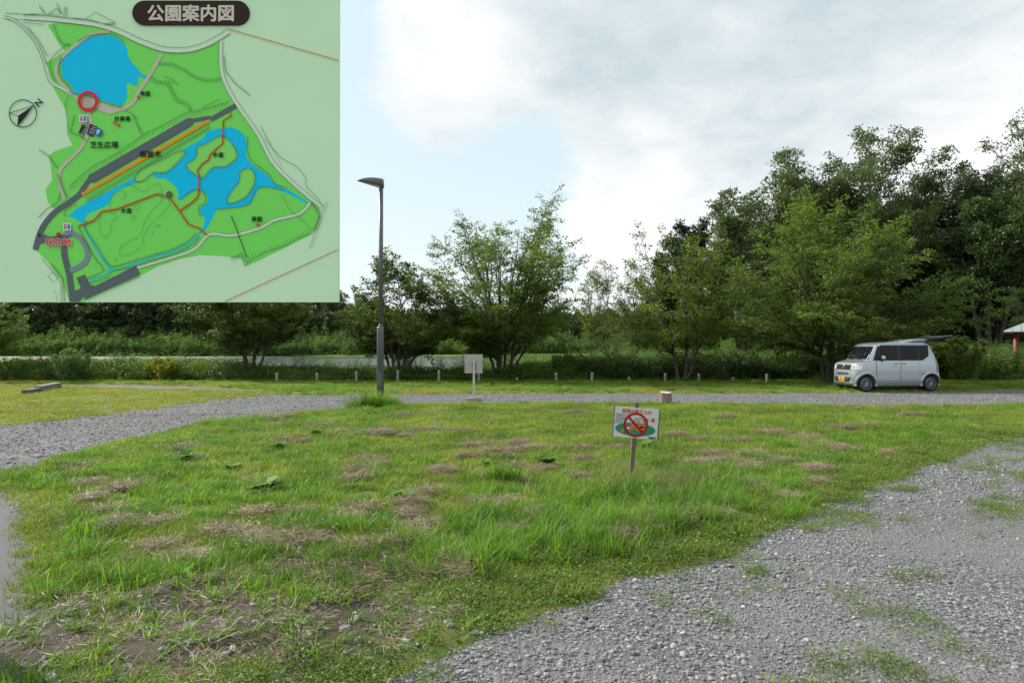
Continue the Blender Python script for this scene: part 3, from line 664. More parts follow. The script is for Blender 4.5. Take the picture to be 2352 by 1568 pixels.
# T3: the tall many-stemmed cherry in the middle
tree('cherry_tree', 503, 32.5, 'tall many-stemmed cherry tree right of the lamp post, open feathery top against the sky', 'tree', L_CH, M_BARK,
     seed=21, H=9.2, prof=[(1.5, 1.2, 1.4), (2.4, 2.8, 3.2), (3.4, 3.5, 4.0), (4.6, 4.2, 4.2), (5.6, 4.6, 3.8), (6.4, 4.0, 3.5), (7.2, 2.8, 3.5), (8.0, 2.1, 3.3), (8.9, 1.8, 2.7)],
     stems=[(-2.2, .2, 5.6), (-1.1, -.3, 7.0), (-1.5, .3, 8.6), (.9, -.3, 8.4), (2.1, .3, 8.6), (-.2, -.6, 6.5), (2.6, -.2, 5.2)], fork=1.2, notch=(-.55, .45, 7.0), nl=86, n2=17, nleaf=30, ls=.13, r0=.12, lowlimb=.8, droop=.25, l2=.165, upb=.10)
# T1 and T2: dark flat-layered trees before the pond
tree('dogwood_tree', 251, 33.5, 'dark layered tree with fanned trunks before the pond, partly behind the map board', 'tree', L_DK, M_BARK,
     seed=31, H=6.2, prof=[(1.9, 1.6, 1.4), (2.6, 3.0, 2.6), (3.4, 3.4, 2.9), (4.3, 3.0, 2.8), (5.2, 2.2, 2.2), (6.1, .9, .9)],
     stems=[(-1.3, .1, 4.2), (-.5, -.3, 4.8), (.2, .3, 5.4), (.9, -.2, 4.8), (1.6, .2, 3.9)], fork=1.3, nl=48, n2=14, nleaf=36, ls=.14, r0=.13, lowlimb=.9, droop=.1, l2=.19, upb=.02)
tree('dogwood_tree', 397, 33.0, 'dark layered tree with fanned trunks directly behind the lamp post', 'tree', L_DK, M_BARK,
     seed=32, H=6.0, prof=[(1.5, 1.2, 1.6), (2.2, 2.8, 3.4), (3.2, 3.0, 3.3), (4.0, 3.1, 2.6), (4.7, 2.9, 1.4), (5.2, 2.4, .5), (5.9, .8, -.2)],
     stems=[(-1.7, .1, 4.6), (-.8, -.3, 4.4), (.2, .3, 4.0), (1.2, -.2, 3.6), (1.9, .2, 3.0)], fork=1.0, nl=48, n2=14, nleaf=36, ls=.14, r0=.12, lowlimb=.9, droop=.1, l2=.19, upb=.02)
# T4, T5
tree('cherry_tree', 683, 31.5, 'low forked cherry tree behind the log stump, its trunk splitting near the ground', 'tree', L_CH2, M_BARK,
     seed=43, H=7.0, prof=[(1.8, 3.4, 2.6), (2.6, 4.1, 3.3), (3.6, 4.0, 3.6), (4.6, 3.5, 3.2), (5.4, 2.9, 2.6), (6.2, 2.6, 2.2), (7.2, 2.3, .8)],
     stems=[(-1.4, .1, 5.2), (.0, -.3, 6.6), (1.6, .2, 4.8)], fork=1.35, nl=46, n2=15, nleaf=21, ls=.13, r0=.125, lowlimb=.9, droop=.25, l2=.18, upb=.15)
tree('cherry_tree', 826, 30.5, 'broad bright cherry tree above the silver car, two trunks beside its bonnet', 'tree', L_CH, M_BARK,
     seed=57, H=8.8, prof=[(1.7, 4.4, 3.0), (2.6, 5.0, 5.8), (3.6, 5.0, 6.4), (4.8, 4.6, 5.2), (5.8, 4.0, 4.5), (6.6, 3.0, 4.0), (7.4, 1.9, 2.8), (8.4, .8, .8)],
     stems=[(-.9, .2, 6.2), (.35, -.2, 8.2), (1.3, .3, 6.4), (2.4, .1, 4.6)], fork=1.3, nl=92, n2=17, nleaf=27, ls=.13, r0=.13, lowlimb=.9, droop=.25, l2=.17, upb=.06)
# background giants on the right
def bigtree(px, Y, top, l_, r_, label, seed, ml=L_WL, name='willow_tree', low=.22, nl=72, n2=18, nleaf=40, ls=.22, fork=.35, X=None):
    H_ = HZ(top, Y); st = [(-.18*H_, 0, .78*H_), (.02*H_, .04*H_, .9*H_), (.17*H_, -.03*H_, .8*H_), (-.06*H_, -.05*H_, .7*H_)]
    return tree(name, px, Y, label, 'tree', ml, M_BARK, seed=seed, H=H_, prof=[(low*H_, l_*.6, r_*.6), (.42*H_, l_*.9, r_*.9), (.6*H_, l_, r_), (.76*H_, l_, r_), (.88*H_, l_*.82, r_*.85), (.955*H_, l_*.55, r_*.6), (.995*H_, l_*.25, r_*.3)],
                stems=st, fork=fork*H_, nl=nl, n2=n2, nleaf=nleaf, ls=ls, spray='ball', r0=.24, lowlimb=.6, droop=.05, l2=.11, upb=.35, clump=.55, fill=.35)
bigtree(872, 50, 130, 5.2, 6.0, 'tallest willow in the wood, domed crown showing limbs against the cloud', 61, nl=70)
bigtree(800, 50, 152, 4.4, 3.6, 'willow with a narrow raised head left of the tallest tree', 62, nl=58)
bigtree(745, 47, 182, 2.6, 3.8, 'loose grey green willow leaning out left over the cherry trees', 63, nl=44, n2=13, nleaf=30)
bigtree(690, 50, 222, 2.9, 3.6, 'dark rounded tree behind the forked cherry', 64, L_WD, 'evergreen_tree', .12, nl=60)
bigtree(945, 52, 170, 5.5, 5.0, 'dark evergreen behind the car with a lumpy top', 65, L_WD, 'evergreen_tree', .06, nl=80)
bigtree(1030, 50, 166, 6.0, 6.0, 'dark evergreen at the right edge above the pavilion', 66, L_WD, 'evergreen_tree', .06, nl=115)
L_WLD = leafmat('shaded_broadleaf', (.035, .07, .02), (.09, .135, .04), .3, .3)
bigtree(985, 47, 176, 4.0, 4.0, 'dark evergreen between the lumpy one and the one above the pavilion', 75, L_WD, 'evergreen_tree', .05, nl=76)
bigtree(990, 44, 200, 3.0, 3.6, 'mid green broadleaf crown in front of the dark evergreens', 67, L_WLD, 'broadleaf_tree', .45, nl=44)
bigtree(900, 62, 190, 8.0, 8.0, 'dark evergreen filling the wood behind the tallest willow', 68, L_WD, 'evergreen_tree', .03, nl=90, ls=.24)
bigtree(790, 64, 220, 7.0, 7.0, 'dark evergreen deep in the wood behind the narrow willow', 69, L_WD, 'evergreen_tree', .03, nl=80, ls=.24)
bigtree(1010, 62, 190, 8.0, 8.0, 'dark evergreen deep in the wood behind the pavilion', 70, L_WD, 'evergreen_tree', .03, nl=90, ls=.24)
tree('broadleaf_tree', 1092, 24, 'near tree reaching in at the upper right edge of the picture', 'tree', L_WL, M_BARK, seed=72, H=10.2,
     prof=[(3.0, .8, 2), (5.0, 1.2, 2.5), (7.4, 1.6, 3.0), (8.4, 3.1, 2.6), (9.3, 3.3, 2.0), (10.0, 2.2, 1.0)], stems=[(-1.6, 0, 9.8), (.6, .2, 9.6)], fork=2.2, nl=64, n2=14, nleaf=34, ls=.10, spray='ball', r0=.2, lowlimb=.7, droop=.05, l2=.12, upb=.3, clump=.5)
tree('broadleaf_tree', 1022, 41, 'low leafy bush-like tree at the right edge above the pavilion roof', 'tree', L_WLD, M_BARK, seed=73, H=6.6,
     prof=[(3.0, .7, 1.2), (3.8, 1.5, 1.6), (5.2, 1.7, 1.6), (6.4, .9, .8)], stems=[(-.3, 0, 4.6), (.6, .2, 4.6)], fork=1.6, nl=22, n2=12, nleaf=34, ls=.10, spray='ball', r0=.09, lowlimb=.7, droop=.05, l2=.14, upb=.3, clump=.5)
# thin trees between the cherries
tree('ash_tree', 598, 52, 'thin half bare tree between the two middle cherry trees', 'tree', L_CH2, M_BARK, seed=81, H=8.2,
     prof=[(2.2, 1.0, 1.0), (3.8, 1.9, 1.8), (5.6, 2.2, 2.0), (7.2, 1.6, 1.5), (8.1, .5, .5)], stems=[(-.9, 0, 6.6), (.2, .2, 7.8), (1.0, 0, 6.5)], fork=1.2, nl=34, n2=13, nleaf=17, ls=.13, r0=.10, lowlimb=.8, droop=.2, l2=.14, upb=.4)
tree('ash_tree', 640, 48, 'slim pale tree behind the left half of the forked cherry', 'tree', L_CH2, M_BARK, seed=82, H=7.6,
     prof=[(2.2, 1.2, 1.2), (3.8, 1.9, 1.8), (5.6, 1.8, 1.6), (7.5, .4, .4)], stems=[(-.5, 0, 6.6), (.4, .2, 7.2)], fork=1.0, nl=32, n2=13, nleaf=20, ls=.13, r0=.09, lowlimb=.8, droop=.2, l2=.14, upb=.4)
tree('sapling', 613, 35.5, 'pale green sapling shrub on the pond bank left of the forked cherry', 'tree', L_WL, M_BARK, seed=83, H=3.1,
     prof=[(.7, .7, .7), (1.4, 1.3, 1.2), (2.2, 1.2, 1.2), (3.0, .4, .4)], stems=[(-.4, 0, 2.4), (.3, .1, 2.6), (0, -.2, 2.8)], fork=.4, nl=26, n2=10, nleaf=16, ls=.07, spray='ball', r0=.04, lowlimb=.8, droop=.1, l2=.16, upb=.3, clump=.55)
tree('broadleaf_tree', -22, 33, 'bright leafy tree cut by the left edge of the picture', 'tree', L_CH, M_BARK, seed=84, H=6.0,
     prof=[(.8, 1.0, 1.5), (1.8, 1.5, 2.0), (3.0, 1.8, 2.1), (4.6, 1.6, 1.7), (5.9, .5, .5)], stems=[(-.5, 0, 5.0), (.6, .1, 5.2)], fork=.6, nl=34, n2=13, nleaf=30, ls=.11, r0=.1, lowlimb=.8, droop=.15, l2=.16, upb=.2)

# far wood and far banks: leaf masses nobody could count
def mass(name, blobs, n, ls, m, label, cat, seed=1, shell=.35):
    rs = np.random.default_rng(seed); B = np.array(blobs); vol = (B[:, 3]*B[:, 4]*B[:, 5])**(2/3); pk = rs.choice(len(B), n, p=vol/vol.sum()); b = B[pk]
    d = norm(rs.normal(size=(n, 3))); d[:, 2] = np.where(d[:, 2] < -.3, -d[:, 2], d[:, 2]); r_ = 1 - shell*rs.random(n)**1.5 + rs.normal(size=n)*.05
    bump = 1 + .22*np.sin(d[:, 0]*7 + b[:, 0]*3)*np.sin(d[:, 2]*9 + b[:, 1]) + .12*np.sin(d[:, 0]*19 + d[:, 2]*17 + b[:, 0])
    P_ = b[:, :3] + d*(r_*bump)[:, None]*b[:, 3:6]; D_ = d*.6 + rs.normal(size=(n, 3))*.6
    V = leaf_arrays(P_, D_, ls*rs.uniform(.6, 1.3, n), ls*.6*rs.uniform(.6, 1.2, n), flatness=.4, rs=rs)
    # dark solid cores added behind the leaves, so that the mass is as dense as a wood
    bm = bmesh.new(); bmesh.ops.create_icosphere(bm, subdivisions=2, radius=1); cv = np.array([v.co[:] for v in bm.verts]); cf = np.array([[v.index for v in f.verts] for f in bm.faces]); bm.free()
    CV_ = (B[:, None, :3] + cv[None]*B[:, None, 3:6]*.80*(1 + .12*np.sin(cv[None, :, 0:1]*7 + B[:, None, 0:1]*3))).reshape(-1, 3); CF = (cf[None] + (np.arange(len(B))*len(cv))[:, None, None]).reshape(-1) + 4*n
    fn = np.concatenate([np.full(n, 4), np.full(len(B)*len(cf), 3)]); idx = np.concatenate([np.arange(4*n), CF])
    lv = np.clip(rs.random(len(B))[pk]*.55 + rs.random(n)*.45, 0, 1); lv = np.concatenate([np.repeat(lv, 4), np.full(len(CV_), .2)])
    o = link(name, np_mesh(name, np.vstack([V, CV_]), fn, idx, False, {'lv': lv}), m); return tag(o, label, cat, None, 'stuff')
def tree_mesh(name, m, **kw):
    paths, V, lv = tree_data(**kw); me = np_mesh(name, V, np.full(len(V)//4, 4), np.arange(len(V)), False, {'lv': np.repeat(lv, 4)}); me.materials.append(m)
    tm = tubes_mesh(name + '_wood', paths[:10]); bm = bmesh.new(); bm.from_mesh(me); bm.from_mesh(tm); bm.to_mesh(me); bm.free(); me.materials.append(M_BARK); return me
def ft(k, H, w_, low, ls, seed, shape=0):
    pr_ = [(low*H, w_*.7, w_*.7), (.4*H, w_, w_), (.65*H, w_*.9, w_*.9), (.85*H, w_*.6, w_*.6), (.99*H, w_*.15, w_*.15)] if not shape else [(low*H, w_, w_), (.4*H, w_*.75, w_*.75), (.7*H, w_*.42, w_*.42), (.99*H, .2, .2)]
    return tree_mesh('far_tree%d' % k, L_FAR, seed=seed, H=H, prof=pr_, stems=[(0, 0, H*.98), (.1*H, 0, .8*H), (-.1*H, 0, .75*H)], fork=low*H, nl=70, n2=11, nleaf=16, ls=ls, spray='ball', r0=.2, lowlimb=.3, droop=.05, l2=.13, upb=.1, clump=.6, fill=.3)
fts = [ft(0, 12, 4.2, .05, .52, 301), ft(1, 12, 3.6, .03, .52, 302), ft(2, 13, 3.4, .02, .5, 303, 1), ft(3, 11, 4.6, .04, .52, 304)]
rs = np.random.default_rng(77); q = []; sc = []
for row, (yy, f_) in enumerate(((164, .78), (170, .95), (178, 1.1), (186, 1.15))):
    x = -200
    while x < 75:
        x += rs.uniform(2.4, 4.2); h_ = np.interp(x, [-170, -85, -52, -40, 10, 50], [20, 19, 14.5, 10.8, 9.2, 9.5])*f_*rs.uniform(.85, 1.12); q.append((x, yy + rs.normal()*1.5, .3)); sc.append(h_/12)
scatter('far_wood', np.array(q), fts, np.array(sc), 'mixed woodland running behind the far side of the pond', 'woodland', .03)
def bush_mesh(name, m, n, r_, h_, ls, flat=.4):
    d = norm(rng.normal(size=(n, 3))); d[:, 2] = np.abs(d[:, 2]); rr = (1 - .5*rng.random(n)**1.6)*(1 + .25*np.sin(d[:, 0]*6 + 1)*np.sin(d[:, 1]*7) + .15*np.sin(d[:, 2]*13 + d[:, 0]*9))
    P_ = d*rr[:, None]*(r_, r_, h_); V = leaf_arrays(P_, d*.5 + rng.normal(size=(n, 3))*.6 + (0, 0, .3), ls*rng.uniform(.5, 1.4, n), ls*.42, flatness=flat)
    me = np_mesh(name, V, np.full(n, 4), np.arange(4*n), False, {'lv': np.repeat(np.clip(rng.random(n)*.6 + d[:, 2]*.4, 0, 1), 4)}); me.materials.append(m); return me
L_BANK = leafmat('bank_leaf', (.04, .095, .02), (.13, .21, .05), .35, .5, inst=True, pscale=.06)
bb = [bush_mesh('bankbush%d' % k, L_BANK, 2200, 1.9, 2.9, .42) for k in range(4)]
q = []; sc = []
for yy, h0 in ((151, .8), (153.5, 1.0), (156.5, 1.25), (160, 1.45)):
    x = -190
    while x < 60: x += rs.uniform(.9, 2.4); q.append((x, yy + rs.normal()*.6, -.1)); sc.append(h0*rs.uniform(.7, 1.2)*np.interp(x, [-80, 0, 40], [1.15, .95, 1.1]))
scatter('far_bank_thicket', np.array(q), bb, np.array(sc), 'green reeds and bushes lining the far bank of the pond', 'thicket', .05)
bl = []
for k in range(24):                                     # trunks' dark background at far right
    x = 26 + k*1.9; hgt = rs.uniform(7, 10)
    for q_ in range(4): bl.append((x + rs.normal(), 78 + rs.normal()*2, 1.5 + q_*2.4, 3, 3, 2.2))
mass('background_wood', bl, 45000, .4, L_WD, 'dark woodland closing the view behind the tall trees on the right', 'woodland', 4)

# hedge of wild undergrowth along the fence
def hedge(name, x0, x1, y0, y1, hfun, n, ls, m, label, seed):
    rs = np.random.default_rng(seed); x = rs.uniform(x0, x1, n); y = rs.uniform(y0, y1, n); h = hfun(x)*(.45 + 1.1*fbm(x*.9, y*1.1 + 7, 4))
    t = 1 - np.abs((y - (y0+y1)/2)/((y1-y0)/2))**3; z = h*(rs.random(n)**.55)*(.45 + .55*t); edge = rs.random(n) < .02; z = z + edge*rs.random(n)*.25
    D_ = rs.normal(size=(n, 3))*(.8, .8, .5) + (0, -.25, .3); P_ = np.c_[x, y, z]
    V = leaf_arrays(P_, D_, ls*rs.uniform(.5, 1.4, n), ls*.55*rs.uniform(.6, 1.2, n), flatness=.45, rs=rs)
    lv = np.clip(fbm(x*1.3 + 50, y*1.3 + z, 3)*1.1 - .2 + rs.normal(size=n)*.18, 0, 1)
    gx, gy = np.meshgrid(np.arange(x0, x1, .22), np.linspace(y0 + .25, y1 - .25, 9)); nx_ = gx.shape[1]; fx, fy = gx.ravel(), gy.ravel()      # dark solid sheet added inside, closing the gaps between leaves
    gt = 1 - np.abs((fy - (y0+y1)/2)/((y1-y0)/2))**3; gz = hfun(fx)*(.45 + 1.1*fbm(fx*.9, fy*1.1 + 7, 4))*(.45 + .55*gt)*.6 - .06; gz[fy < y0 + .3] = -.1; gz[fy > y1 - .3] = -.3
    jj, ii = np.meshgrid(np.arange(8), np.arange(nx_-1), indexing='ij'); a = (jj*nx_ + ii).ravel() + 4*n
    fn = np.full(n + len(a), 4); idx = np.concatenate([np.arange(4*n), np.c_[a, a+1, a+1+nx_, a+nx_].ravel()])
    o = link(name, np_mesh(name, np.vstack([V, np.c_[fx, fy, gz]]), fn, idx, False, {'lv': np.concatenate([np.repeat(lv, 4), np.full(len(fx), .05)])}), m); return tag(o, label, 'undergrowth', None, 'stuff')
hl = lambda x: np.interp(x, [-34, -22, -15, -11.5, -4, 0, 3], [1.15, 1.08, .98, .70, .60, .66, .95])
hedge('undergrowth', -34, 3, 31.6, 34.6, hl, 95000, .10, L_HEDGE, 'tangled low undergrowth along the rope fence left of the middle', 5)
hr = lambda x: np.interp(x, [2, 6, 10, 14, 17, 20, 25, 32], [1.0, 1.1, 1.15, 1.15, 1.35, 1.5, 1.15, .95])
hedge('bank_undergrowth', 2, 34, 32.0, 35.2, hr, 95000, .11, leafmat('bramble_leaf', (.02, .05, .012), (.08, .12, .025), .35, .5, (.2, .16, .05), pscale=.5), 'darker tangled undergrowth behind the right half of the verge and the car', 6)
def shrub(name, px, Y, H_, r_, n, ls, m, label, seed, spire=False):
    rs = np.random.default_rng(seed); root = empty(name, (AT(px, Y), Y, 0), label, 'shrub'); stems = []; P_, D_ = [], []
    for k in range(22):
        a = rs.random()*2*math.pi; d = rs.random()**.6*r_; h = H_*(1 - .35*(d/r_)**2)*rs.uniform(.8, 1.05); e = np.array([math.cos(a)*d, math.sin(a)*d, h])
        pp = bez(np.array([e[0]*.3, e[1]*.3, -.05]), np.array([e[0]*.6, e[1]*.6, h*.6]), e, 6); stems.append((pp, np.linspace(.012, .004, 6), 4))
        t = rs.random(n//22)**.7; q_ = pp[(t*5).astype(int)] + rs.normal(size=(len(t), 3))*.05*(3 - 2*t)[:, None]; P_.append(q_)
        dd = rs.normal(size=(len(t), 3)) + (0, 0, .5); D_.append(dd)
    link('stems', tubes_mesh('stems', stems), M_BARK, root); P_, D_ = np.vstack(P_), np.vstack(D_)
    o = leaf_obj('foliage', leaf_arrays(P_, D_, ls*rs.uniform(.6, 1.3, len(P_)), ls*(.25 if spire else .5), flatness=.4, rs=rs), m, root); tag(o, None, None, None, 'stuff'); return root
shrub('tall_weed_clump', 73, 31.6, 1.85, .95, 9000, .11, leafmat('goldenrod_leaf', (.05, .11, .03), (.13, .21, .06), .4, .3), 'tall feathery green weed clump standing above the hedge at the left', 91, True)
shrub('shrub', 163, 31.8, 1.35, .9, 6000, .09, leafmat('yellow_shrub_leaf', (.08, .13, .015), (.25, .25, .03), .4, .3), 'yellow green shrub in the hedge below the left end of the pond', 92)
shrub('shrub', 948, 32.8, 2.3, 1.0, 7000, .10, L_HEDGE, 'bushy shrub just right of the silver car, below its raised tailgate', 93)
shrub('tall_weed_clump', 962, 31.5, 2.5, 1.5, 9000, .12, L_HEDGE, 'wild leafy weeds between the car and the pavilion', 94)
def weed_mesh(name, m, ns, h, rad, ls, per=26):
    P_, D_ = [], []; V = []
    for k in range(ns):
        a = rng.random()*2*math.pi; r_ = rad*math.sqrt(rng.random()); hh = rng.uniform(*h); b = np.array([r_*math.cos(a), r_*math.sin(a), 0]); e = b*1.5 + np.array([rng.normal()*.12, rng.normal()*.12, hh]); pp = bez(b, b*1.1 + (0, 0, hh*.6), e, 12)
        t = rng.random(per)**.75; q_ = pp[(t*11).astype(int)]; az = rng.random(per)*2*math.pi; P_.append(q_); D_.append(np.c_[np.cos(az), np.sin(az), rng.uniform(-.2, .8, per)]); V.append(leaf_arrays(b[None], (e-b)[None], hh, .012))
    P_, D_ = np.vstack(P_), np.vstack(D_); V.append(leaf_arrays(P_, D_, ls*rng.uniform(.5, 1.3, len(P_)), ls*.42)); V = np.vstack(V); c = len(V)//4
    me = np_mesh(name, V, np.full(c, 4), np.arange(4*c), False, {'lv': np.repeat(rng.random(c), 4)}); me.materials.append(m); return me
L_WEED = leafmat('bank_weed_leaf', (.06, .12, .018), (.25, .32, .06), .45, .45, (.34, .30, .08), inst=True, pscale=.35)
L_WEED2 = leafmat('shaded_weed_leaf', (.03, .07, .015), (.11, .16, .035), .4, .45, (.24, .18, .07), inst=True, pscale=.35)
wds = [weed_mesh('bankweed%d' % k, L_WEED, 22, (.5, 1.05), .4, .11) for k in range(5)]; wds2 = [weed_mesh('shadeweed%d' % k, L_WEED2, 22, (.5, 1.1), .4, .12) for k in range(5)]
q = jgrid(-34, 3.5, 31.4, 34.6, 6.5); hv = np.clip((q[:, 1] - 31.1)/1.2, .35, 1)*(.5 + 1.0*fbm(q[:, 0]*.8, q[:, 1], 3))
scatter('bank_weeds', np.c_[q, np.zeros(len(q))], wds, rng.uniform(.7, 1.2, len(q))*hv*hl(q[:, 0])*.74, 'tall mixed weeds growing through the undergrowth on the left pond bank', 'weeds', .1)
q = jgrid(3.5, 36, 31.6, 35.2, 6.0); hv = np.clip((q[:, 1] - 31.3)/1.2, .35, 1)*(.5 + 1.0*fbm(q[:, 0]*.8, q[:, 1], 3))
scatter('shaded_bank_weeds', np.c_[q, np.zeros(len(q))], wds2, rng.uniform(.7, 1.2, len(q))*hv*hr(q[:, 0])*.8, 'tall weeds under the cherry trees and behind the car', 'weeds', .1)
# reeds
def reed_mesh(name, n, h, m):
    V = []; P_, D_ = [], []; pp = []
    for k in range(n):
        a = rng.random()*2*math.pi; r_ = .28*math.sqrt(rng.random()); hh = rng.uniform(*h); ln = rng.normal(size=2)*.10; b = np.array([r_*math.cos(a), r_*math.sin(a), 0]); e = b + np.array([ln[0]*hh, ln[1]*hh, hh])
        q_ = leaf_arrays(b[None], (e-b)[None], hh, .014, rs=rng); V.append(q_)
        for t in np.linspace(.2, .98, 9):
            az = rng.random()*2*math.pi; p = b*(1-t) + e*t; l_ = rng.uniform(.22, .42)*(1.2 - .5*t); d = np.array([math.cos(az), math.sin(az), rng.uniform(.3, 1.0)])
            mid = p + d*l_*.5; V.append(leaf_arrays(p[None], d[None], l_*.62, .022, rs=rng)); V.append(leaf_arrays((p + d/np.linalg.norm(d)*l_*.5)[None], np.array([[d[0], d[1], -.25]]), l_*.6, .018, rs=rng))
    V = np.vstack(V); c = len(V)//4; me = np_mesh(name, V, np.full(c, 4), np.arange(4*c), False, {'lv': np.repeat(rng.random(c), 4)}); me.materials.append(m); return me
reeds = [reed_mesh('reed%d' % k, 14, (1.0, 1.7), L_REED) for k in range(4)]
q = jgrid(-34, 4, 32.6, 36.5, 2.6); k = rng.random(len(q)) < .9
scatter('pond_reeds', np.c_[q, np.full(len(q), -.15)], reeds, rng.uniform(.6, 1.05, len(q)) * .95, 'thin dark reeds poking up against the bright pond', 'reeds', .1)
q = np.vstack([jgrid(3, 36, 35, 48, 4.2), jgrid(5, 55, 48, 66, 2.2)]); q = q[in_view(q, 30)]; q = q[q[:, 0] > np.interp(q[:, 1], [35, 60], [2.5, 10])]
scatter('reed_field', np.c_[q, np.full(len(q), .05)], reeds, rng.uniform(.75, 1.15, len(q))*np.interp(q[:, 1], [35, 66], [.75, 1.25])*np.where(q[:, 0] > 17, 1.25, 1), 'field of bright green reeds behind the cherry trees on the right', 'reeds', .1)
q = jgrid(14.5, 34, 31.6, 34.5, 2.0); scatter('roadside_reeds', np.c_[q, np.zeros(len(q))], reeds, rng.uniform(.7, 1.25, len(q)), 'long leaved reeds mixed with brambles behind the car', 'reeds', .12)
# lotus leaves over the right part of the pond
q = jgrid(-4, 30, 38, 150, 5.5); rt = q[:, 0]/q[:, 1]*F + 512
k = (rt > 490 + 12*rng.normal(size=len(q))) & (rt < 660) & (rng.random(len(q)) < np.clip(60/q[:, 1], .25, 1)); q = q[k]
lot = []
for kk in range(3):
    n_ = 26; P_ = np.c_[rng.normal(size=(n_, 2))*.4, rng.uniform(.05, .35, n_)]; a = rng.random(n_)*2*math.pi; V = leaf_arrays(P_, np.c_[np.cos(a), np.sin(a), rng.normal(size=n_)*.25], rng.uniform(.2, .4, n_), .3, rs=rng)
    me = np_mesh('lotus%d' % kk, V, np.full(n_, 4), np.arange(4*n_), False, {'lv': np.repeat(rng.random(n_), 4)}); me.materials.append(L_REED); lot.append(me)
scatter('lotus_leaves', np.c_[q, np.full(len(q), WATER_Z)], lot, rng.uniform(.8, 1.5, len(q)), 'green floating plants crowding the right part of the pond', 'water plants')

# ------------------------------------------------------------------ broadleaf weeds on the lawn
M_DOCK = leafmat('dock_leaf', (.06, .14, .03), (.17, .28, .06), .4, .2, rough=.65)
def dock_leaf():
    n = 7; V = []; Fs = []
    for i_ in range(n):
        t = i_/(n-1); w_ = math.sin(math.pi*min(1, t*1.02 + .08)**.8)*.34 + .01; zz = .10 + .28*t - .38*t*t + .05; x = .12 + t*.75
        wv = .03*math.sin(i_*2.4); V += [(x, -w_, zz + .05 + wv), (x, 0, zz), (x, w_, zz + .05 - wv)]
    for i_ in range(n-1):
        b = 3*i_; Fs += [(b, b+1, b+4, b+3), (b+1, b+2, b+5, b+4)]
    o = len(V); V += [(0, -.012, 0), (0, .012, 0), (.14, .012, .15), (.14, -.012, .15)]; Fs.append((o, o+1, o+2, o+3))
    me = bpy.data.meshes.new('leaf'); me.from_pydata(V, [], Fs); me.materials.append(M_DOCK); me.polygons.foreach_set('use_smooth', np.ones(len(Fs), bool))
    at = me.attributes.new('lv', 'FLOAT', 'POINT'); at.data.foreach_set('value', np.random.default_rng(1).random(len(V)).astype(np.float32)); return me
DL = dock_leaf()
for x2, y2, sc_, n_, lab in ((612,1138,.30,9,'broad leaved weed in the left half of the lawn, nearest to the worn corner'), (925,1158,.26,9,'dark broad leaved weed below the brown clippings in the lawn centre'),
        (1255,1078,.33,10,'large butterbur like weed on the lawn left of the warning sign'), (725,1004,.30,9,'broad leaved weed on the far left lawn below the lamp post'),
        (640,1038,.26,8,'low broad leaved weed left of the mown patch, second from the road'), (425,1068,.30,10,'spreading broad leaved weed nearest the left road'),
        (1478,1036,.34,9,'pale broad leaved weed just behind the warning sign post'), (1140,1195,.16,7,'small broad leaved weed in the middle front of the lawn'), (530,1090,.22,8,'lush broad leaved weed between the two larger ones on the left of the lawn'), (1120,1075,.18,7,'small broad leaved weed left of the large butterbur like one')):
    x, y = G2(x2, y2); _, zz = lawn_z(np.array([[x, y]]), LAWN_A, .05); r_ = empty('broadleaf_weed', (x, y, zz[0]), lab, 'weed', 'broad leaved weeds on the lawn')
    n_ += 3
    for k in range(n_):
        o = link('leaf', DL, M_DOCK, r_); o.rotation_euler = (random.uniform(-.25, .25), random.uniform(-.75, -.05), k*2*math.pi/n_ + random.uniform(-.3, .3)); s1 = sc_*random.uniform(.5, .95); o.scale = (s1, s1, s1)
        o.location = (random.uniform(-.04, .04), random.uniform(-.04, .04), 0)

# ------------------------------------------------------------------ rope fence
M_POST = plain('weathered_post', (.25, .24, .22), .85, scale=14, var=.3, bump=.4); M_CAP = plain('post_cap_white', (.42, .42, .40), .7, var=.15); M_ROPE = plain('rope_grey', (.10, .10, .09), .9)
fence = empty('rope_fence', (0, 30.9, 0), 'low rope fence of short pale posts along the undergrowth', 'fence')
pxs = [277, 317, 356.6, 397.5, 439, 479, 517, 556, 592, 629, 665, 699, 733, 767]
ppos = []
for k, px in enumerate(pxs):
    Yp = 30.9; X = AT(px, Yp); tl = random.uniform(-.06, .06) if px > 640 else random.uniform(-.02, .02); h = (.56 if px < 540 else .47)*random.uniform(.8, 1.08)*(.55 if px in (517, 629, 733) else 1)
    mb = MB(); mb.tube([(X - tl*.1, 0, -.12), (X, 0, 0), (X + tl*h, 0, h-.05)], .058, 12); p_o = mb.build('post', M_POST, fence, True)
    mb = MB(); mb.tube([(X + tl*(h-.05), 0, h-.05), (X + tl*h, 0, h), (X + tl*h, 0, h+.012)], [.061, .061, .045], 12); mb.build('cap', M_CAP, p_o, True); ppos.append((X + tl*h*.7, h*.70))
for (xa, ha), (xb, hb) in zip(ppos[:-1], ppos[1:]):
    mb = MB(); mb.tube([(xa + (xb-xa)*t, -.066, ha + (hb-ha)*t - .05*math.sin(math.pi*t)) for t in np.linspace(0, 1, 7)], .008, 5); mb.build('rope', M_ROPE, fence, True)

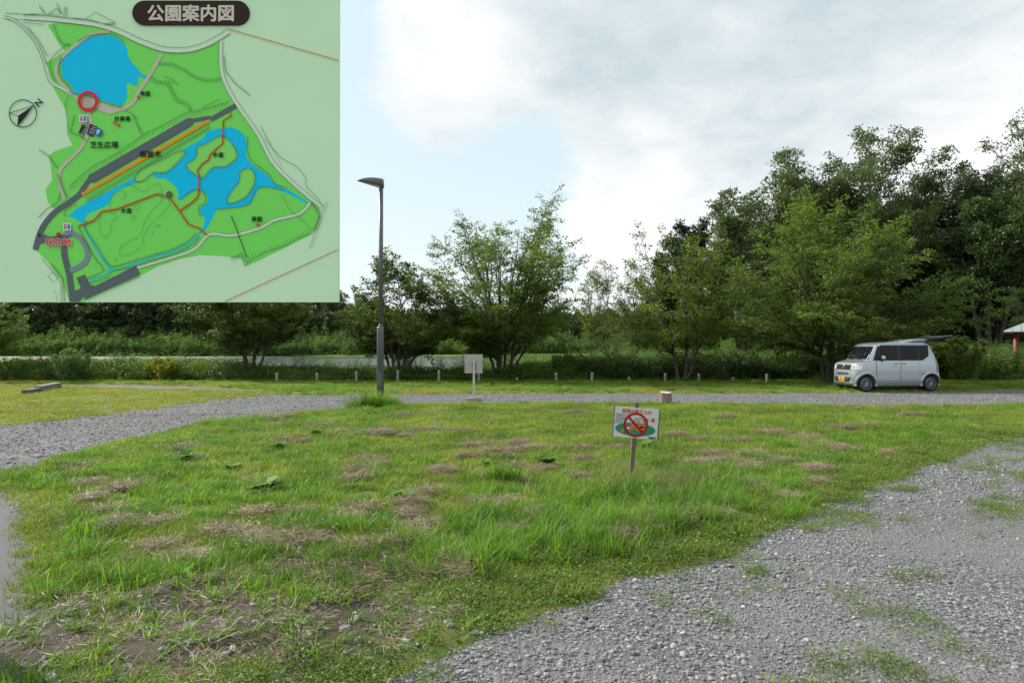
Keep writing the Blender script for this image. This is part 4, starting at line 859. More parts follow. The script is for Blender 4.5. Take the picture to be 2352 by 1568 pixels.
# ------------------------------------------------------------------ lamp post
M_LAMP = plain('lamp_bronze_paint', (.12, .12, .13), .45, .2, var=.2, scale=5)
M_LAMP2 = plain('lamp_lens', (.45, .46, .46), .25, var=.05)
lx, ly = G(380.3, 407); lamp = empty('street_lamp', (lx, ly, 0), 'tall dark grey street lamp on the lawn edge with a wedge shaped head', 'street lamp')
k_ = ly/F
mb = MB(); mb.tube([(0, 0, -.2), (0, 0, 2.14), (0, 0, 2.19), (0, 0, 2.21)], [.096, .094, .092, .06], 24); lo = mb.build('lower_pole', M_LAMP, lamp, True)
mb = MB(); mb.box(-.05, .05, -.101, -.09, .55, .95); mb.build('access_door', M_LAMP, lo, bev=.006)
mb = MB(); mb.box(-.085, -.07, -.11, -.09, 1.0, 1.03); mb.build('door_lock', M_CAP, lo)
HT = HZ(178.5, ly)
mb = MB(); mb.tube([(0.012, 0, 2.2), (.012, 0, 2.26)], [.066, .06], 20); mb.tube([(0.012, 0, 2.2), (.012, 0, HT-.04)], .058, 20); mb.build('upper_pole', M_LAMP, lamp, True)
# head: wedge, thick at the pole, pointed to the left, arched top
prof_h = []
for i_ in range(15):
    t = i_/14; x = .07 - t*.72; top = HT + .045*math.sin(math.pi*t) - .035*t**2; bot = min(HT - .25 + .20*t, top - .012); w_ = .13*math.sqrt(max(0, 1 - (t)**2.2)) + .012
    prof_h.append((x, top, bot, w_))
V, Fs = [], []; nr = 12
for x, top, bot, w_ in prof_h:
    for a in range(nr):
        th = 2*math.pi*a/nr; c_, s_ = math.cos(th), math.sin(th); V.append((x, w_*math.copysign(abs(c_)**.7, c_), (top+bot)/2 + (top-bot)/2*math.copysign(abs(s_)**.6, s_)))
for i_ in range(14):
    for a in range(nr): b = i_*nr + a; c_ = i_*nr + (a+1) % nr; Fs.append((b, c_, c_+nr, b+nr))
Fs += [tuple(range(nr))[::-1], tuple(range(14*nr, 15*nr))]
mb = MB(); mb.add(V, Fs); ho = mb.build('lamp_head', M_LAMP, lamp, True)
mb = MB(); mb.add([(.0, -.09, HT-.240), (-.46, -.06, HT-.105), (-.46, .06, HT-.105), (.0, .09, HT-.240), (0, -.09, HT-.20), (-.46, -.06, HT-.08), (-.46, .06, HT-.08), (0, .09, HT-.20)], [(0,1,2,3),(4,7,6,5),(0,4,5,1),(1,5,6,2),(2,6,7,3),(3,7,4,0)]); mb.build('lens', M_LAMP2, ho)

# ------------------------------------------------------------------ back of a notice board on a concrete foot
M_GREYB = plain('weathered_board', (.42, .39, .385), .8, var=.18, scale=6); M_GREYT = plain('pale_green_board', (.42, .44, .37), .8, var=.15, scale=6); M_CONC = plain('old_concrete', (.27, .23, .20), .9, var=.45, scale=9, bump=.6); M_GALV = plain('galvanised_steel', (.52, .53, .53), .4, .4, var=.1)  # board in two tones, the upper one paler and greener
sx0, sy0 = G(474, 403); k_ = sy0/F
nb = empty('notice_board', (sx0, sy0, 0), 'small grey notice board seen from behind on a steel post in a concrete block', 'sign')
mb = MB(); mb.box(-.27, .25, -.02, .025, HZ(372.7, sy0), HZ(360.2, sy0)); mb.build('board', M_GREYB, nb, bev=.004)
mb = MB(); mb.box(-.275, .255, .0, .03, HZ(360.1, sy0), HZ(354.0, sy0)); tag(mb.build('board_top', M_GREYT, nb, bev=.004), 'paler greenish upper strip of the board')
mb = MB(); mb.box(-.032, .032, -.085, -.022, .10, HZ(360.0, sy0)); mb.build('post', M_GALV, nb, bev=.004)
mb = MB(); mb.box(-.043, -.033, -.06, -.022, HZ(367, sy0), HZ(361, sy0)); mb.box(.033, .05, -.05, -.022, HZ(369, sy0), HZ(362, sy0)); mb.build('bracket', M_ROPE, nb)
mb = MB(); mb.add([(-.22,-.2,-.05),(.23,-.2,-.05),(.24,.2,-.05),(-.22,.2,-.05),(-.19,-.17,.17),(.22,-.18,.185),(.21,.17,.18),(-.2,.18,.16)], [(0,3,2,1),(4,5,6,7),(0,1,5,4),(1,2,6,5),(2,3,7,6),(3,0,4,7)]); mb.build('concrete_foot', M_CONC, nb, bev=.012)

# ------------------------------------------------------------------ log stump
m, nt_, p_ = mat_base('log_bark'); mp = N(nt_, 'ShaderNodeMapping'); mp.inputs['Scale'].default_value = (16, 16, 2.2); L(nt_, objpos(nt_), mp.inputs[0])
f = noise(nt_, mp.outputs[0], 1.6, 6, .7); L(nt_, ramp(nt_, f, [(.3, (.045, .03, .022)), (.48, (.21, .15, .11)), (.7, (.42, .34, .27))]), p_.inputs['Base Color']); p_.inputs['Roughness'].default_value = .9; M_LOG = m
bu = N(nt_, 'ShaderNodeBump'); bu.inputs['Strength'].default_value = .8; bu.inputs['Distance'].default_value = .02; L(nt_, f, bu.inputs['Height']); L(nt_, bu.outputs[0], p_.inputs['Normal'])
m, nt_, p_ = mat_base('cut_wood'); wv = N(nt_, 'ShaderNodeTexWave', wave_type='RINGS', rings_direction='Z'); wv.inputs['Scale'].default_value = 14; wv.inputs['Distortion'].default_value = 3; L(nt_, objpos(nt_), wv.inputs[0])
L(nt_, mixc(nt_, wv.outputs['Fac'], (.42, .36, .29), (.55, .49, .42)), p_.inputs['Base Color']); p_.inputs['Roughness'].default_value = .85; M_CUT = m
tx, ty = G(665.5, 404.5); st = empty('log_stump', (tx, ty, 0), 'short upright log with a pale cut top at the far lawn edge', 'stump')
n_ = 28; V = []; Fs = []; rr_ = [1 + .06*math.sin(3*a*2*math.pi/n_ + 1) + .04*math.sin(7*a*2*math.pi/n_) for a in range(n_)]
for lv_, (zz, r_) in enumerate(((-.06, .185), (.05, .178), (.22, .168), (.36, .165))):
    for a in range(n_): th = 2*math.pi*a/n_; q_ = r_*rr_[a]*(1 + .02*random.uniform(-1, 1)); V.append((q_*math.cos(th), q_*math.sin(th), zz - (.012*math.cos(th)) * (lv_ == 3) + (.018*math.sin(th))*(lv_ == 3)))
for i_ in range(3):
    for a in range(n_): b = i_*n_ + a; c_ = i_*n_ + (a+1) % n_; Fs.append((b, c_, c_+n_, b+n_))
mb = MB(); mb.add(V, Fs); mb.build('bark', M_LOG, st)
mb = MB(); mb.add([(x*.985, y*.985, z + .003) for x, y, z in V[3*n_:]], [tuple(range(n_))]); mb.build('cut_top', M_CUT, st)

# ------------------------------------------------------------------ timber wheel stop at left
bx0 = Vector((*G(30, 395.5), 0)); bx1 = Vector((*G(63, 388.5), 0)); d_ = (bx1 - bx0); ln = d_.length; ang = math.atan2(d_.y, d_.x)
ln = min(ln, 3.9); ts = empty('timber_beam', tuple(bx0), 'weathered squared timber lying in the grass at the far left', 'beam', rz=ang)
M_TIM = plain('weathered_timber', (.19, .185, .17), .85, var=.5, scale=7, bump=.6); M_TIMD = plain('mossy_timber', (.10, .10, .08), .9, var=.5, scale=8, bump=.6)
mb = MB(); mb.box(ln*.36, ln, 0, .26, -.02, .27); tag(mb.build('beam', M_TIM, ts, bev=.015), 'pale weathered length of timber')
mb = MB(); mb.box(0, ln*.355, .01, .25, -.02, .21); tag(mb.build('beam', M_TIMD, ts, bev=.02), 'darker mossy rotten end')

# ------------------------------------------------------------------ printed panels (flat print as thin coloured layers)
def text_mesh(body, size, bold=0.0):
    cu = bpy.data.curves.new('t', 'FONT'); cu.body = body; cu.size = size; cu.align_x = 'CENTER'; cu.align_y = 'CENTER'; cu.offset = bold; cu.resolution_u = 3
    o = bpy.data.objects.new('t', cu); COL.objects.link(o); bpy.context.view_layer.update(); dg = bpy.context.evaluated_depsgraph_get()
    me = bpy.data.meshes.new_from_object(o.evaluated_get(dg)); COL.objects.unlink(o); bpy.data.objects.remove(o)
    v = np.empty(len(me.vertices)*3, np.float32); me.vertices.foreach_get('co', v); v = v.reshape(-1, 3)[:, :2]; fs = [tuple(p.vertices) for p in me.polygons]; bpy.data.meshes.remove(me)
    if len(v): v = v - (v.max(0) + v.min(0))/2
    return v, fs
class Print:
    """2D shapes in drawing units (x right, y down), set out as thin layers on a panel"""
    def __init__(s, parent, fn): s.parent, s.fn, s.layers = parent, fn, 0; s.v, s.f, s.k, s.c = [], [], [], 0
    def mark(s): s.c += 1; s.k += [s.c]*(len(s.v) - len(s.k))      # every shape lies a hair above the last
    def poly(s, pts):
        s.mark()
        if len(pts) < 3: return
        tri = tessellate_polygon([[Vector((p[0], p[1], 0)) for p in pts]]); o = len(s.v); s.v += list(pts); s.f += [tuple(i + o for i in t) for t in tri]
    def curve(s, pts, n=4): # Catmull-Rom closed
        P_ = np.array(pts, float); out = []; m_ = len(P_)
        for i_ in range(m_):
            a, b, c_, d = P_[i_-1], P_[i_], P_[(i_+1) % m_], P_[(i_+2) % m_]
            for t in np.arange(n)/n: out.append(tuple(.5*((2*b) + (c_-a)*t + (2*a-5*b+4*c_-d)*t*t + (3*b-a-3*c_+d)*t**3)))
        s.poly(out); return out
    def line(s, pts, w_, closed=False, smoothn=0):
        s.mark(); P_ = [np.array(p, float) for p in pts]
        if smoothn:
            Q = []; m_ = len(P_)
            for i_ in range(m_-1):
                a, b, c_, d = P_[max(i_-1, 0)], P_[i_], P_[i_+1], P_[min(i_+2, m_-1)]
                for t in np.arange(smoothn)/smoothn: Q.append(.5*((2*b) + (c_-a)*t + (2*a-5*b+4*c_-d)*t*t + (3*b-a-3*c_+d)*t**3))
            Q.append(P_[-1]); P_ = Q
        if closed: P_ = P_ + [P_[0]]
        n = len(P_); o = len(s.v)
        for i_ in range(n):
            d = P_[min(i_+1, n-1)] - P_[max(i_-1, 0)]
            if closed and i_ in (0, n-1): d = P_[1] - P_[n-2]
            d = d/(np.linalg.norm(d) + 1e-9); q_ = np.array([-d[1], d[0]])*w_/2; s.v += [tuple(P_[i_] + q_), tuple(P_[i_] - q_)]
        for i_ in range(n-1): b = o + 2*i_; s.f.append((b, b+1, b+3, b+2))
        return P_
    def circle(s, cx, cy, r_, n=40): s.poly([(cx + r_*math.cos(2*math.pi*k/n), cy + r_*math.sin(2*math.pi*k/n)) for k in range(n)])
    def ring(s, cx, cy, r_, w_, n=48): s.line([(cx + r_*math.cos(2*math.pi*k/n), cy + r_*math.sin(2*math.pi*k/n)) for k in range(n)], w_, True)
    def ell(s, cx, cy, rx, ry, rot=0, n=36):
        s.poly([(cx + rx*math.cos(t)*math.cos(rot) - ry*math.sin(t)*math.sin(rot), cy + rx*math.cos(t)*math.sin(rot) + ry*math.sin(t)*math.cos(rot)) for t in np.linspace(0, 2*math.pi, n, endpoint=False)])
    def rect(s, x0, y0, x1, y1): s.poly([(x0, y0), (x1, y0), (x1, y1), (x0, y1)])
    def text(s, body, cx, cy, size, bold=0.0, rot=0, sx=1.0):
        v, fs = text_mesh(body, size, 0); c_, sn = math.cos(rot), math.sin(rot)
        for bx_, by_ in (((0, 0),) if not bold else ((-bold, 0), (bold, 0), (0, -bold*.8), (0, bold*.8))):
            s.mark(); o = len(s.v); s.v += [(cx + bx_ + (a*sx)*c_ - (-b)*sn, cy + by_ + (a*sx)*sn + (-b)*c_) for a, b in v]; s.f += [tuple(i + o for i in f_) for f_ in fs]
    def ticks(s, P_, ln, every, w_=2, side=1):
        acc = 0
        for a, b in zip(P_[:-1], P_[1:]):
            a, b = np.array(a), np.array(b); d = np.linalg.norm(b-a)
            if d < 1e-6: continue
            u = (b-a)/d; n = np.array([-u[1], u[0]])*side; t = (every - acc) % every
            while t < d: p = a + u*t; s.line([p, p + n*ln], w_); t += every
            acc = (acc + d) % every
    def clip(s, x0, y0, x1, y1): s.v = [(min(max(a, x0), x1), min(max(b, y0), y1)) for a, b in s.v]
    def done(s, name, m, label=None, step=.0007):
        s.mark(); s.layers += 1; V = [s.fn(x, y, s.layers*step + (k_ % 24)*2.4e-5) for (x, y), k_ in zip(s.v, s.k)]; me = bpy.data.meshes.new(name); me.from_pydata(V, [], s.f); me.update()
        o = link(name, me, m, s.parent)
        if label: o['label'] = label
        s.v, s.f, s.k, s.c = [], [], [], 0; o['kind'] = 'stuff'; return o
def ink(name, col, rough=.42, coat=0): return plain(name, col, rough, 0, .15, .03, 3, 0, 0)

# ------------------------------------------------------------------ park map board (stands near, upper left)
YB = 3.6; U = YB/F/2.5/2.767; BX = AT(0, YB); BZ = HZ(0, YB)
board = empty('park_map_board', (-3.06, YB + .05, 0), 'large pale green park map board with brown title plaque, ponds and roads', 'sign')
ox, oy = -3.06, YB + .05
mapfn = lambda x, y, d: (BX + x*U - ox, YB - d - oy, BZ - y*U)
M_PALE = ink('map_pale_green', (.66, .93, .62)); M_STEELG = plain('post_dark_green', (.05, .09, .06), .45, .1)
mb = MB(); mb.box(BX - .12 - ox, BX + 2340*U - ox, YB - oy, YB + .028 - oy, BZ - 2087*U, BZ + .10); mb.build('panel', M_PALE, board)
mb = MB(); mb.tube([(0, 0, -.2), (0, 0, BZ + .2)], .06, 16); pst = mb.build('post', M_STEELG, board, True); mb = MB(); mb.tube([(0, 0, BZ + .2), (0, 0, BZ + .225)], [.066, .04], 16); mb.build('post_cap', M_STEELG, pst, True)
for zz in (BZ - .15, BZ - .78, BZ - 1.42):
    mb = MB(); mb.box(-.02, BX + 2250*U - ox, YB + .029 - oy, YB + .069 - oy, zz - .025, zz + .025); mb.build('back_rail', M_STEELG, board)
pr = Print(board, mapfn); X0, X1, Y0, Y1 = -150, 2338, -120, 2085
K1 = 1024   # second sheet of notes starts this many units lower
def B2(pts): return [(a, b + K1) for a, b in pts]
park = [(315,165),(380,150),(480,155),(640,180),(750,205),(810,228),(900,265),(1000,310),(1100,348),(1200,355),(1300,350),(1400,325),(1510,275),(1520,450),(1540,540),(1620,690),(1700,790),(1780,920),(1835,1050)] + \
    B2([(1850,60),(1940,170),(2060,280),(2145,355),(2200,420),(2215,470),(2170,580),(2145,595),(2060,640),(1960,690),(1800,770),(1710,810),(1670,760),(1540,745),(1380,737),(1240,765),(1080,820),(970,880),(580,1060),(480,1060),(450,980),(420,900),(360,820),(250,705),(232,700),(250,600),(300,530),(345,470),(430,395),(365,415),(325,370),(310,280),(355,220),(345,120),(330,50),(375,15)]) + \
    [(495,1000),(460,930),(460,800),(440,740),(370,620),(340,540),(310,420),(350,405),(440,345),(400,300),(340,200)]
pr.poly(park); pr.clip(X0, Y0, X1, Y1); pr.done('park_area', ink('map_green', (.21, .80, .13)))
lake1 = [(540,290),(600,258),(680,240),(760,237),(800,255),(850,295),(872,335),(878,380),(910,430),(950,475),(965,500),(1010,520),(1002,542),(955,520),(945,570),(925,588),(878,565),(868,600),(872,640),(865,690),(832,716),(836,730),(770,710),(700,690),(640,660),(560,645),(500,635),(485,585),(440,545),(418,500),(415,440),(430,390),(470,345)]
lake2 = [(470,1494),(500,1462),(545,1430),(640,1375),(800,1290),(1000,1182),(1240,1040),(1400,950),(1440,900),(1540,882),(1600,878),(1660,905),(1695,950),(1705,1000),(1700,1074),(1720,1110),(1780,1160),(1850,1210),(1880,1250),(1960,1300),(2010,1320),(2130,1395),(2125,1405),(2000,1340),(1900,1300),(1830,1290),(1785,1305),(1750,1370),(1720,1410),(1640,1430),(1510,1443),(1488,1460),(1460,1520),(1412,1595),(1408,1550),(1415,1510),(1390,1480),(1380,1440),(1430,1400),(1430,1350),(1390,1310),(1370,1300),(1300,1340),(1245,1378),(1228,1370),(1225,1310),(1180,1260),(1140,1235),(1070,1225),(1040,1210),(900,1275),(820,1310),(770,1360),(750,1405),(700,1435),(600,1480),(575,1540),(548,1530),(500,1500)]
pr.curve(lake1, 3); pr.curve(lake2, 3)
for ln_ in (B2([(570,520),(640,656),(700,756),(760,826),(820,836),(920,801),(1060,751),(1200,711),(1320,646),(1370,596),(1410,546)]), B2([(760,826),(730,871),(620,911)])): pr.line(ln_, 10, smoothn=4)
pr.done('pond_print', ink('map_blue', (.0, .60, .95)))
isl = [[(935,1255),(938,1215),(990,1160),(1100,1110),(1230,1045),(1285,1045),(1270,1075),(1160,1185),(1060,1195),(1000,1245)], [(1360,1020),(1400,1000),(1450,975),(1500,945),(1545,940),(1600,985),(1640,1060),(1630,1100),(1560,1150),(1480,1155),(1440,1190),(1400,1232),(1360,1212),(1300,1170),(1290,1130),(1340,1100),(1360,1060)],
       [(1570,1390),(1600,1320),(1650,1260),(1660,1190),(1710,1160),(1750,1180),(1765,1240),(1740,1310),(1690,1370),(1600,1405)]]
outl = [pr.curve(q_, 3) for q_ in isl]; pr.done('island_print', ink('map_green_light', (.25, .80, .15)))
pr.line([(15,97),(160,112),(400,130),(640,160),(800,205),(950,275),(1100,330),(1200,343),(1320,336),(1450,290),(1580,212)], 34, smoothn=4)
pr.line([(20,112),(100,140),(200,230),(270,340),(310,450),(345,560),(430,612),(490,650)], 16, smoothn=4)
pr.line([(1525,275),(1532,500),(1620,690),(1780,920),(1880,1110),(2000,1240),(2150,1370),(2225,1430)], 26, smoothn=4)
pr.line(B2([(2145,375),(2110,420),(2050,461),(1900,496),(1800,551),(1600,604),(1450,594),(1340,700),(1150,766),(950,826)]), 20, smoothn=4)
pr.done('pale_road_print', ink('map_road_pale', (.72, .88, .68)))
pr.line([(750,212),(640,228),(560,272),(470,345),(400,420),(380,500),(420,575),(490,640),(550,700)], 22, smoothn=4)
pr.line([(660,735),(740,768),(850,745),(920,700),(960,620),(1040,500),(1110,370)], 24, smoothn=4); pr.poly([(640,720),(700,700),(780,735),(850,735),(800,775),(750,790)]); pr.ell(605, 710, 62, 52)
pr.line([(605,770),(625,850),(580,980),(530,1050),(410,1180),(420,1300),(445,1380)], 24, smoothn=4); pr.done('beige_path_print', ink('map_path_beige', (.60, .57, .44)))
pr.poly([(600,1236),(612,1208),(1290,815),(1322,812),(1336,845),(1320,868),(650,1262),(615,1255)]); pr.line([(1325,830),(1450,808)], 26); pr.line([(1455,822),(1630,725)], 34)
pr.line([(560,1335),(480,1395),(390,1455),(320,1530),(275,1610),(243,1725)], 38, smoothn=4); pr.line([(545,1345),(610,1245)], 34); pr.line([(275,1640),(340,1650),(440,1638),(500,1605)], 34, smoothn=4); pr.poly([(268,1690),(262,1600),(330,1630),(345,1665),(290,1680)])
pr.line([(442,1645),(445,1760),(480,1900),(505,2085)], 42, smoothn=4); pr.poly([(530,1920),(585,1895),(625,1970),(660,1975),(940,1835),(970,1895),(592,2068),(580,2045),(545,2085),(480,2085),(500,2020),(560,1990)]); pr.clip(X0, Y0, X1, Y1)
pr.done('asphalt_print', ink('map_asphalt', (.125, .15, .175)))
pr.line([(500,1612),(560,1650),(608,1740),(590,1810),(530,1850),(485,1870)], 36, smoothn=5); pr.poly([(575,845),(612,840),(608,872),(580,870)]); pr.poly([(445,1600),(495,1580),(505,1610),(450,1632)]); pr.done('grey_loop_print', ink('map_grey', (.24, .30, .36)))
pr.line([(565,1343),(1447,830)], 22); pr.poly([(565,845),(585,850),(578,862),(562,858)]); pr.done('cherry_avenue_print', ink('map_orange', (.88, .34, .02)))
pr.poly([(565,858),(605,875),(575,940),(540,915)]); pr.poly([(620,852),(670,868),(640,945),(598,925)]); pr.done('car_park_print', ink('map_black_soft', (.035, .035, .035)))
for k in range(5):
    pr.line([(556 + k*8, 925 - k*13), (585 + k*7, 935 - k*13)], 3); pr.line([(612 + k*7, 915 - k*14), (648 + k*5, 925 - k*14)], 3)
pr.done('parking_bay_print', ink('map_white', (.82, .85, .82)))
walk = ink('map_boardwalk_red', (.62, .08, .02)); pr.line(B2([(545,538),(650,501),(705,438),(810,421),(1085,316),(1175,343),(1243,433),(1305,526),(1385,556),(1432,600)]), 11)
pr.line(B2([(1243,433),(1340,366),(1372,330),(1380,190),(1365,156),(1400,106),(1440,81),(1455,41),(1540,-34),(1545,-194),(1600,-229),(1580,-259)]), 11)
for cx_, cy_ in ((957,671),(792,847),(818,863),(1785,1553)): pr.poly([(cx_-14, cy_-3), (cx_-2, cy_-14), (cx_+14, cy_+2), (cx_+2, cy_+14)])
for a, b, n_ in (((1580,197),(2334,414),60), ((1565,2080),(2334,1727),62)):
    for k in range(n_): t = k/(n_-1); pr.circle(a[0] + (b[0]-a[0])*t, a[1] + (b[1]-a[1])*t, 4.8, 8)
pr.done('boardwalk_print', walk)
# surveyor's lines
W1 = 3.2
def off(pts, d): # parallel line
    P_ = [np.array(p, float) for p in pts]; out = []
    for i_ in range(len(P_)):
        t = P_[min(i_+1, len(P_)-1)] - P_[max(i_-1, 0)]; t = t/np.linalg.norm(t); out.append(tuple(P_[i_] + np.array([-t[1], t[0]])*d))
    return out
top = [(160,112),(400,130),(640,160),(800,205),(950,275),(1100,330),(1200,343),(1320,336),(1450,290),(1580,212)]
for d in (-18, 18): pr.line(off(top, d), W1, smoothn=3)
pr.line([(30,85),(160,94),(250,92)], W1); pr.line(off([(20,112),(100,140),(200,230),(270,340),(310,450),(345,560),(430,612),(490,650)], 9), W1, smoothn=3); pr.line(off([(20,112),(100,140),(200,230),(270,340),(310,450)], -9), W1, smoothn=3)
q_ = pr.line([(160,97),(300,92),(390,100),(435,120),(440,45),(455,45),(458,118),(600,128),(720,160),(790,150),(788,165),(720,165)], W1); pr.ticks(q_, 14, 14, 1.6)
pr.line([(595,122),(655,80),(790,148)], W1); q_ = pr.line([(265,40),(300,85)], W1); pr.ticks(q_, -14, 8, 1.5); q_ = pr.line([(330,90),(390,50),(420,95),(385,20)], W1); pr.ticks(q_, 12, 9, 1.5)
q_ = pr.line([(165,125),(155,150),(300,165)], W1); pr.line([(185,180),(260,270),(300,340),(322,385)], 4); q_ = pr.line([(365,160),(420,290),(480,300),(440,320),(350,405),(350,480),(380,560)], W1, smoothn=3); pr.ticks(q_, 14, 14, 1.6)
q_ = pr.line(off(lake1[20:32], -8), W1); pr.ticks(q_, -12, 9, 1.6); q_ = pr.line(off(lake1[:6], -10), W1); pr.ticks(q_, -10, 16, 1.6)
bed = [(1040,530),(1090,560),(1160,570),(1200,640),(1230,690),(1290,710),(1330,765)]; pr.line(bed, W1, smoothn=3); pr.line(off(bed, 16), W1, smoothn=3); q_ = pr.line([(1130,525),(1190,545),(1235,580),(1160,555)], W1); pr.ticks(bed, -12, 13, 1.6)
for d in (-6, 8): pr.line(off([(1090,435),(1180,440),(1270,480),(1350,530),(1440,552),(1530,540)], d), W1, smoothn=3)
pr.line([(860,760),(930,800),(960,870),(990,925)], W1, smoothn=3); pr.line([(870,765),(915,790),(940,850),(975,930)], W1, smoothn=3)
q_ = pr.line([(830,1045),(990,930),(1150,850),(1290,775),(1330,770)], W1); pr.ticks(q_, 34, 24, 1.8); q_ = pr.line([(1335,770),(1450,740),(1580,700)], W1); pr.ticks(q_, 40, 22, 1.8); pr.line([(1400,740),(1520,682)], 3)
q_ = pr.line([(480,1290),(560,1215),(640,1150),(830,1045)], W1); pr.ticks(q_, 36, 22, 1.8)
for d in (18, 30, 38, 46): pr.line([(575 + d*.5, 1345 + d), (1440 + d*.3, 838 + d)], 1.8)
pr.ticks([(593,1393),(1445,880)], 12, 7, 1.5); pr.ticks([(560,1300),(1330,858)], -14, 26, 1.8)
pr.line([(1804,870),(1850,960),(1900,1040),(1960,1100),(2050,1150),(2115,1230),(2120,1290),(2200,1370),(2232,1430)], 3, smoothn=3); pr.line([(1825,950),(1900,1050),(1955,1160)], 2, smoothn=2)
for d in (-13, 13): pr.line(off([(1525,275),(1532,500),(1620,690),(1780,920),(1880,1110),(2000,1240),(2150,1370),(2225,1430)], d), 2.2, smoothn=3)
q_ = pr.line(off([(1532,380),(1545,500),(1620,590),(1720,670)], -14), W1); pr.ticks(q_, -12, 10, 1.5)
for d in (-10, 10): pr.line(off(B2([(2145,375),(2110,420),(2050,461),(1900,496),(1800,551),(1600,604),(1450,594),(1340,700),(1150,766),(950,826)]), d), 2, smoothn=3)
rightb = B2([(2150,380),(2195,430),(2205,480),(2170,570)]); q_ = pr.line(rightb, 3, smoothn=3); pr.ticks(q_, -20, 7, 1.8); pr.line(B2([(2255,365),(2140,690)]), 2); pr.line(B2([(2270,370),(2155,692)]), 2)
q_ = pr.line(B2([(2150,590),(2060,625),(1960,680),(1860,710),(1715,785),(1705,815),(1672,760)]), W1, smoothn=3); pr.ticks(q_, 30, 24, 1.8)
pr.line(B2([(1600,465),(1645,575),(1655,610),(1710,755)]), 7); pr.line(B2([(1950,320),(2000,420),(2050,460),(2165,565)]), 1.8); q_ = pr.line(B2([(1600,760),(1680,725)]), W1); pr.ticks(q_, 26, 12, 1.8)
dyke = B2([(600,500),(590,560),(660,660),(740,790),(790,820),(900,790),(1060,740),(1200,700),(1310,640),(1360,590)]); q_ = pr.line(dyke, W1, smoothn=3); pr.ticks(q_, -12, 9, 1.6); dy2 = B2([(545,540),(610,670),(670,770),(725,850),(610,900),(625,930),(760,880),(770,850),(920,818),(1060,770),(1210,728),(1330,664),(1385,610)]); q_ = pr.line(dy2, W1, smoothn=2); pr.ticks(q_, 12, 10, 1.6)
for shp in ([(700,438),(690,560),(720,615),(760,590),(780,500),(820,480),(760,440)], [(830,740),(835,690),(900,640),(970,600),(1000,520),(1060,420),(1120,370),(1100,310),(1180,380),(1060,510),(1000,600),(980,680),(900,730),(830,745)],
            [(930,430),(935,400),(955,385),(965,405),(945,445)], [(905,480),(925,465),(940,480),(915,497)], [(1065,545),(1085,535),(1110,530),(1085,560)], [(1045,575),(1060,580),(1050,610)], [(785,760),(810,770),(800,785)], [(760,420),(775,330),(850,290),(870,345),(835,350)], [(870,250),(920,255),(990,300),(1080,245),(1115,260),(1120,360)]):
    pr.line(B2(shp), 2, smoothn=3)
for o_ in outl: q_ = pr.line(o_, W1, True); pr.ticks(q_, 12, 16, 1.6)
q_ = pr.line(B2([(1250,350),(1330,290),(1390,290),(1425,330),(1420,380),(1375,410),(1390,470)]), W1, smoothn=3); pr.ticks(q_, 10, 10, 1.6)
q_ = pr.line(B2([(1490,425),(1640,408),(1730,380),(1790,270),(1960,290)]), W1, smoothn=3); pr.ticks(q_, -8, 12, 1.5); q_ = pr.line([(1715,940),(1725,1090),(1860,1200),(1900,1265),(1990,1300)], W1, smoothn=3); pr.ticks(q_, 8, 12, 1.5)
pr.ell(1172, 1345, 22, 24); q_ = pr.line(B2([(450,470),(450,430),(530,380)]), W1, smoothn=3); pr.ticks(q_, 12, 14, 1.6)
q_ = pr.line(B2([(405,180),(430,260),(470,340)]), W1); pr.ticks(q_, 16, 9, 1.6); q_ = pr.line(B2([(270,15),(330,50),(395,140)]), 3); pr.ticks(q_, -14, 10, 1.6); q_ = pr.line(B2([(415,310),(405,370),(330,420),(272,480)]), W1, smoothn=2); pr.ticks(q_, 10, 9, 1.6)
q_ = pr.line(B2([(290,760),(370,850),(425,930),(430,1060)]), W1); q_ = pr.line(B2([(362,800),(440,900),(455,1060)]), W1); pr.ticks(q_, 16, 8, 1.6); pr.line(B2([(365,855),(335,885),(375,925),(410,890)]), W1, True); pr.line(B2([(370,990),(388,990),(402,1058)]), 2)
pr.line(B2([(590,1066),(975,885)]), W1); pr.ticks(B2([(590,1066),(975,885)]), 8, 9, 1.5)
q_ = pr.line([(470,660),(450,720),(460,800),(470,920)], W1, smoothn=3); q_ = pr.line([(515,800),(490,910),(560,940),(600,970)], W1); pr.ticks(q_, 12, 9, 1.6); pr.ring(596, 710, 15, 2, 24); pr.ring(596, 712, 34, 2, 24)
pr.clip(X0, Y0, X1, Y1 - 4); pr.done('survey_lines', ink('map_line_grey', (.10, .15, .09)), None); pr.layers += 0
pr.curve([(270,1610),(285,1625),(275,1640)], 2); pr.ring(157, 783, 94, 6); pr.poly([(233,728),(122,872),(128,800)]); pr.line([(128,800),(62,782),(233,728),(128,800),(122,872)], 5)
pr.text('N', 265, 708, 66, 1.5, -.85)
for body, cx_, cy_, sz_, bo in (('東屋',1003,645,40,1.2),('炊事場',845,820,40,1.2),('芝生広場',720,1000,54,1.4),('桜並木',1041,1063,54,1.6),('木道',874,1455,42,1.2),('木道',1508,1069,42,1.2),('東屋',1778,1514,42,1.2)):
    pr.text(body, cx_, cy_, sz_*(33/36), bo)
pr.done('map_lettering', ink('map_black', (.015, .015, .015)))
for x_, y_ in ((575,820),(467,1568)): pr.rect(x_-27, y_-26, x_+27, y_+26)
pr.text('現在地', 410, 1675, 60, 4.5); pr.done('white_symbol_ground', ink('map_white_b', (.78, .82, .80)))
for x_, y_ in ((575,820),(467,1568)):
    pr.circle(x_-14, y_-14, 6, 12); pr.poly([(x_-14, y_-9), (x_-4, y_+8), (x_-11, y_+8), (x_-11, y_+20), (x_-17, y_+20), (x_-17, y_+8), (x_-24, y_+8)])
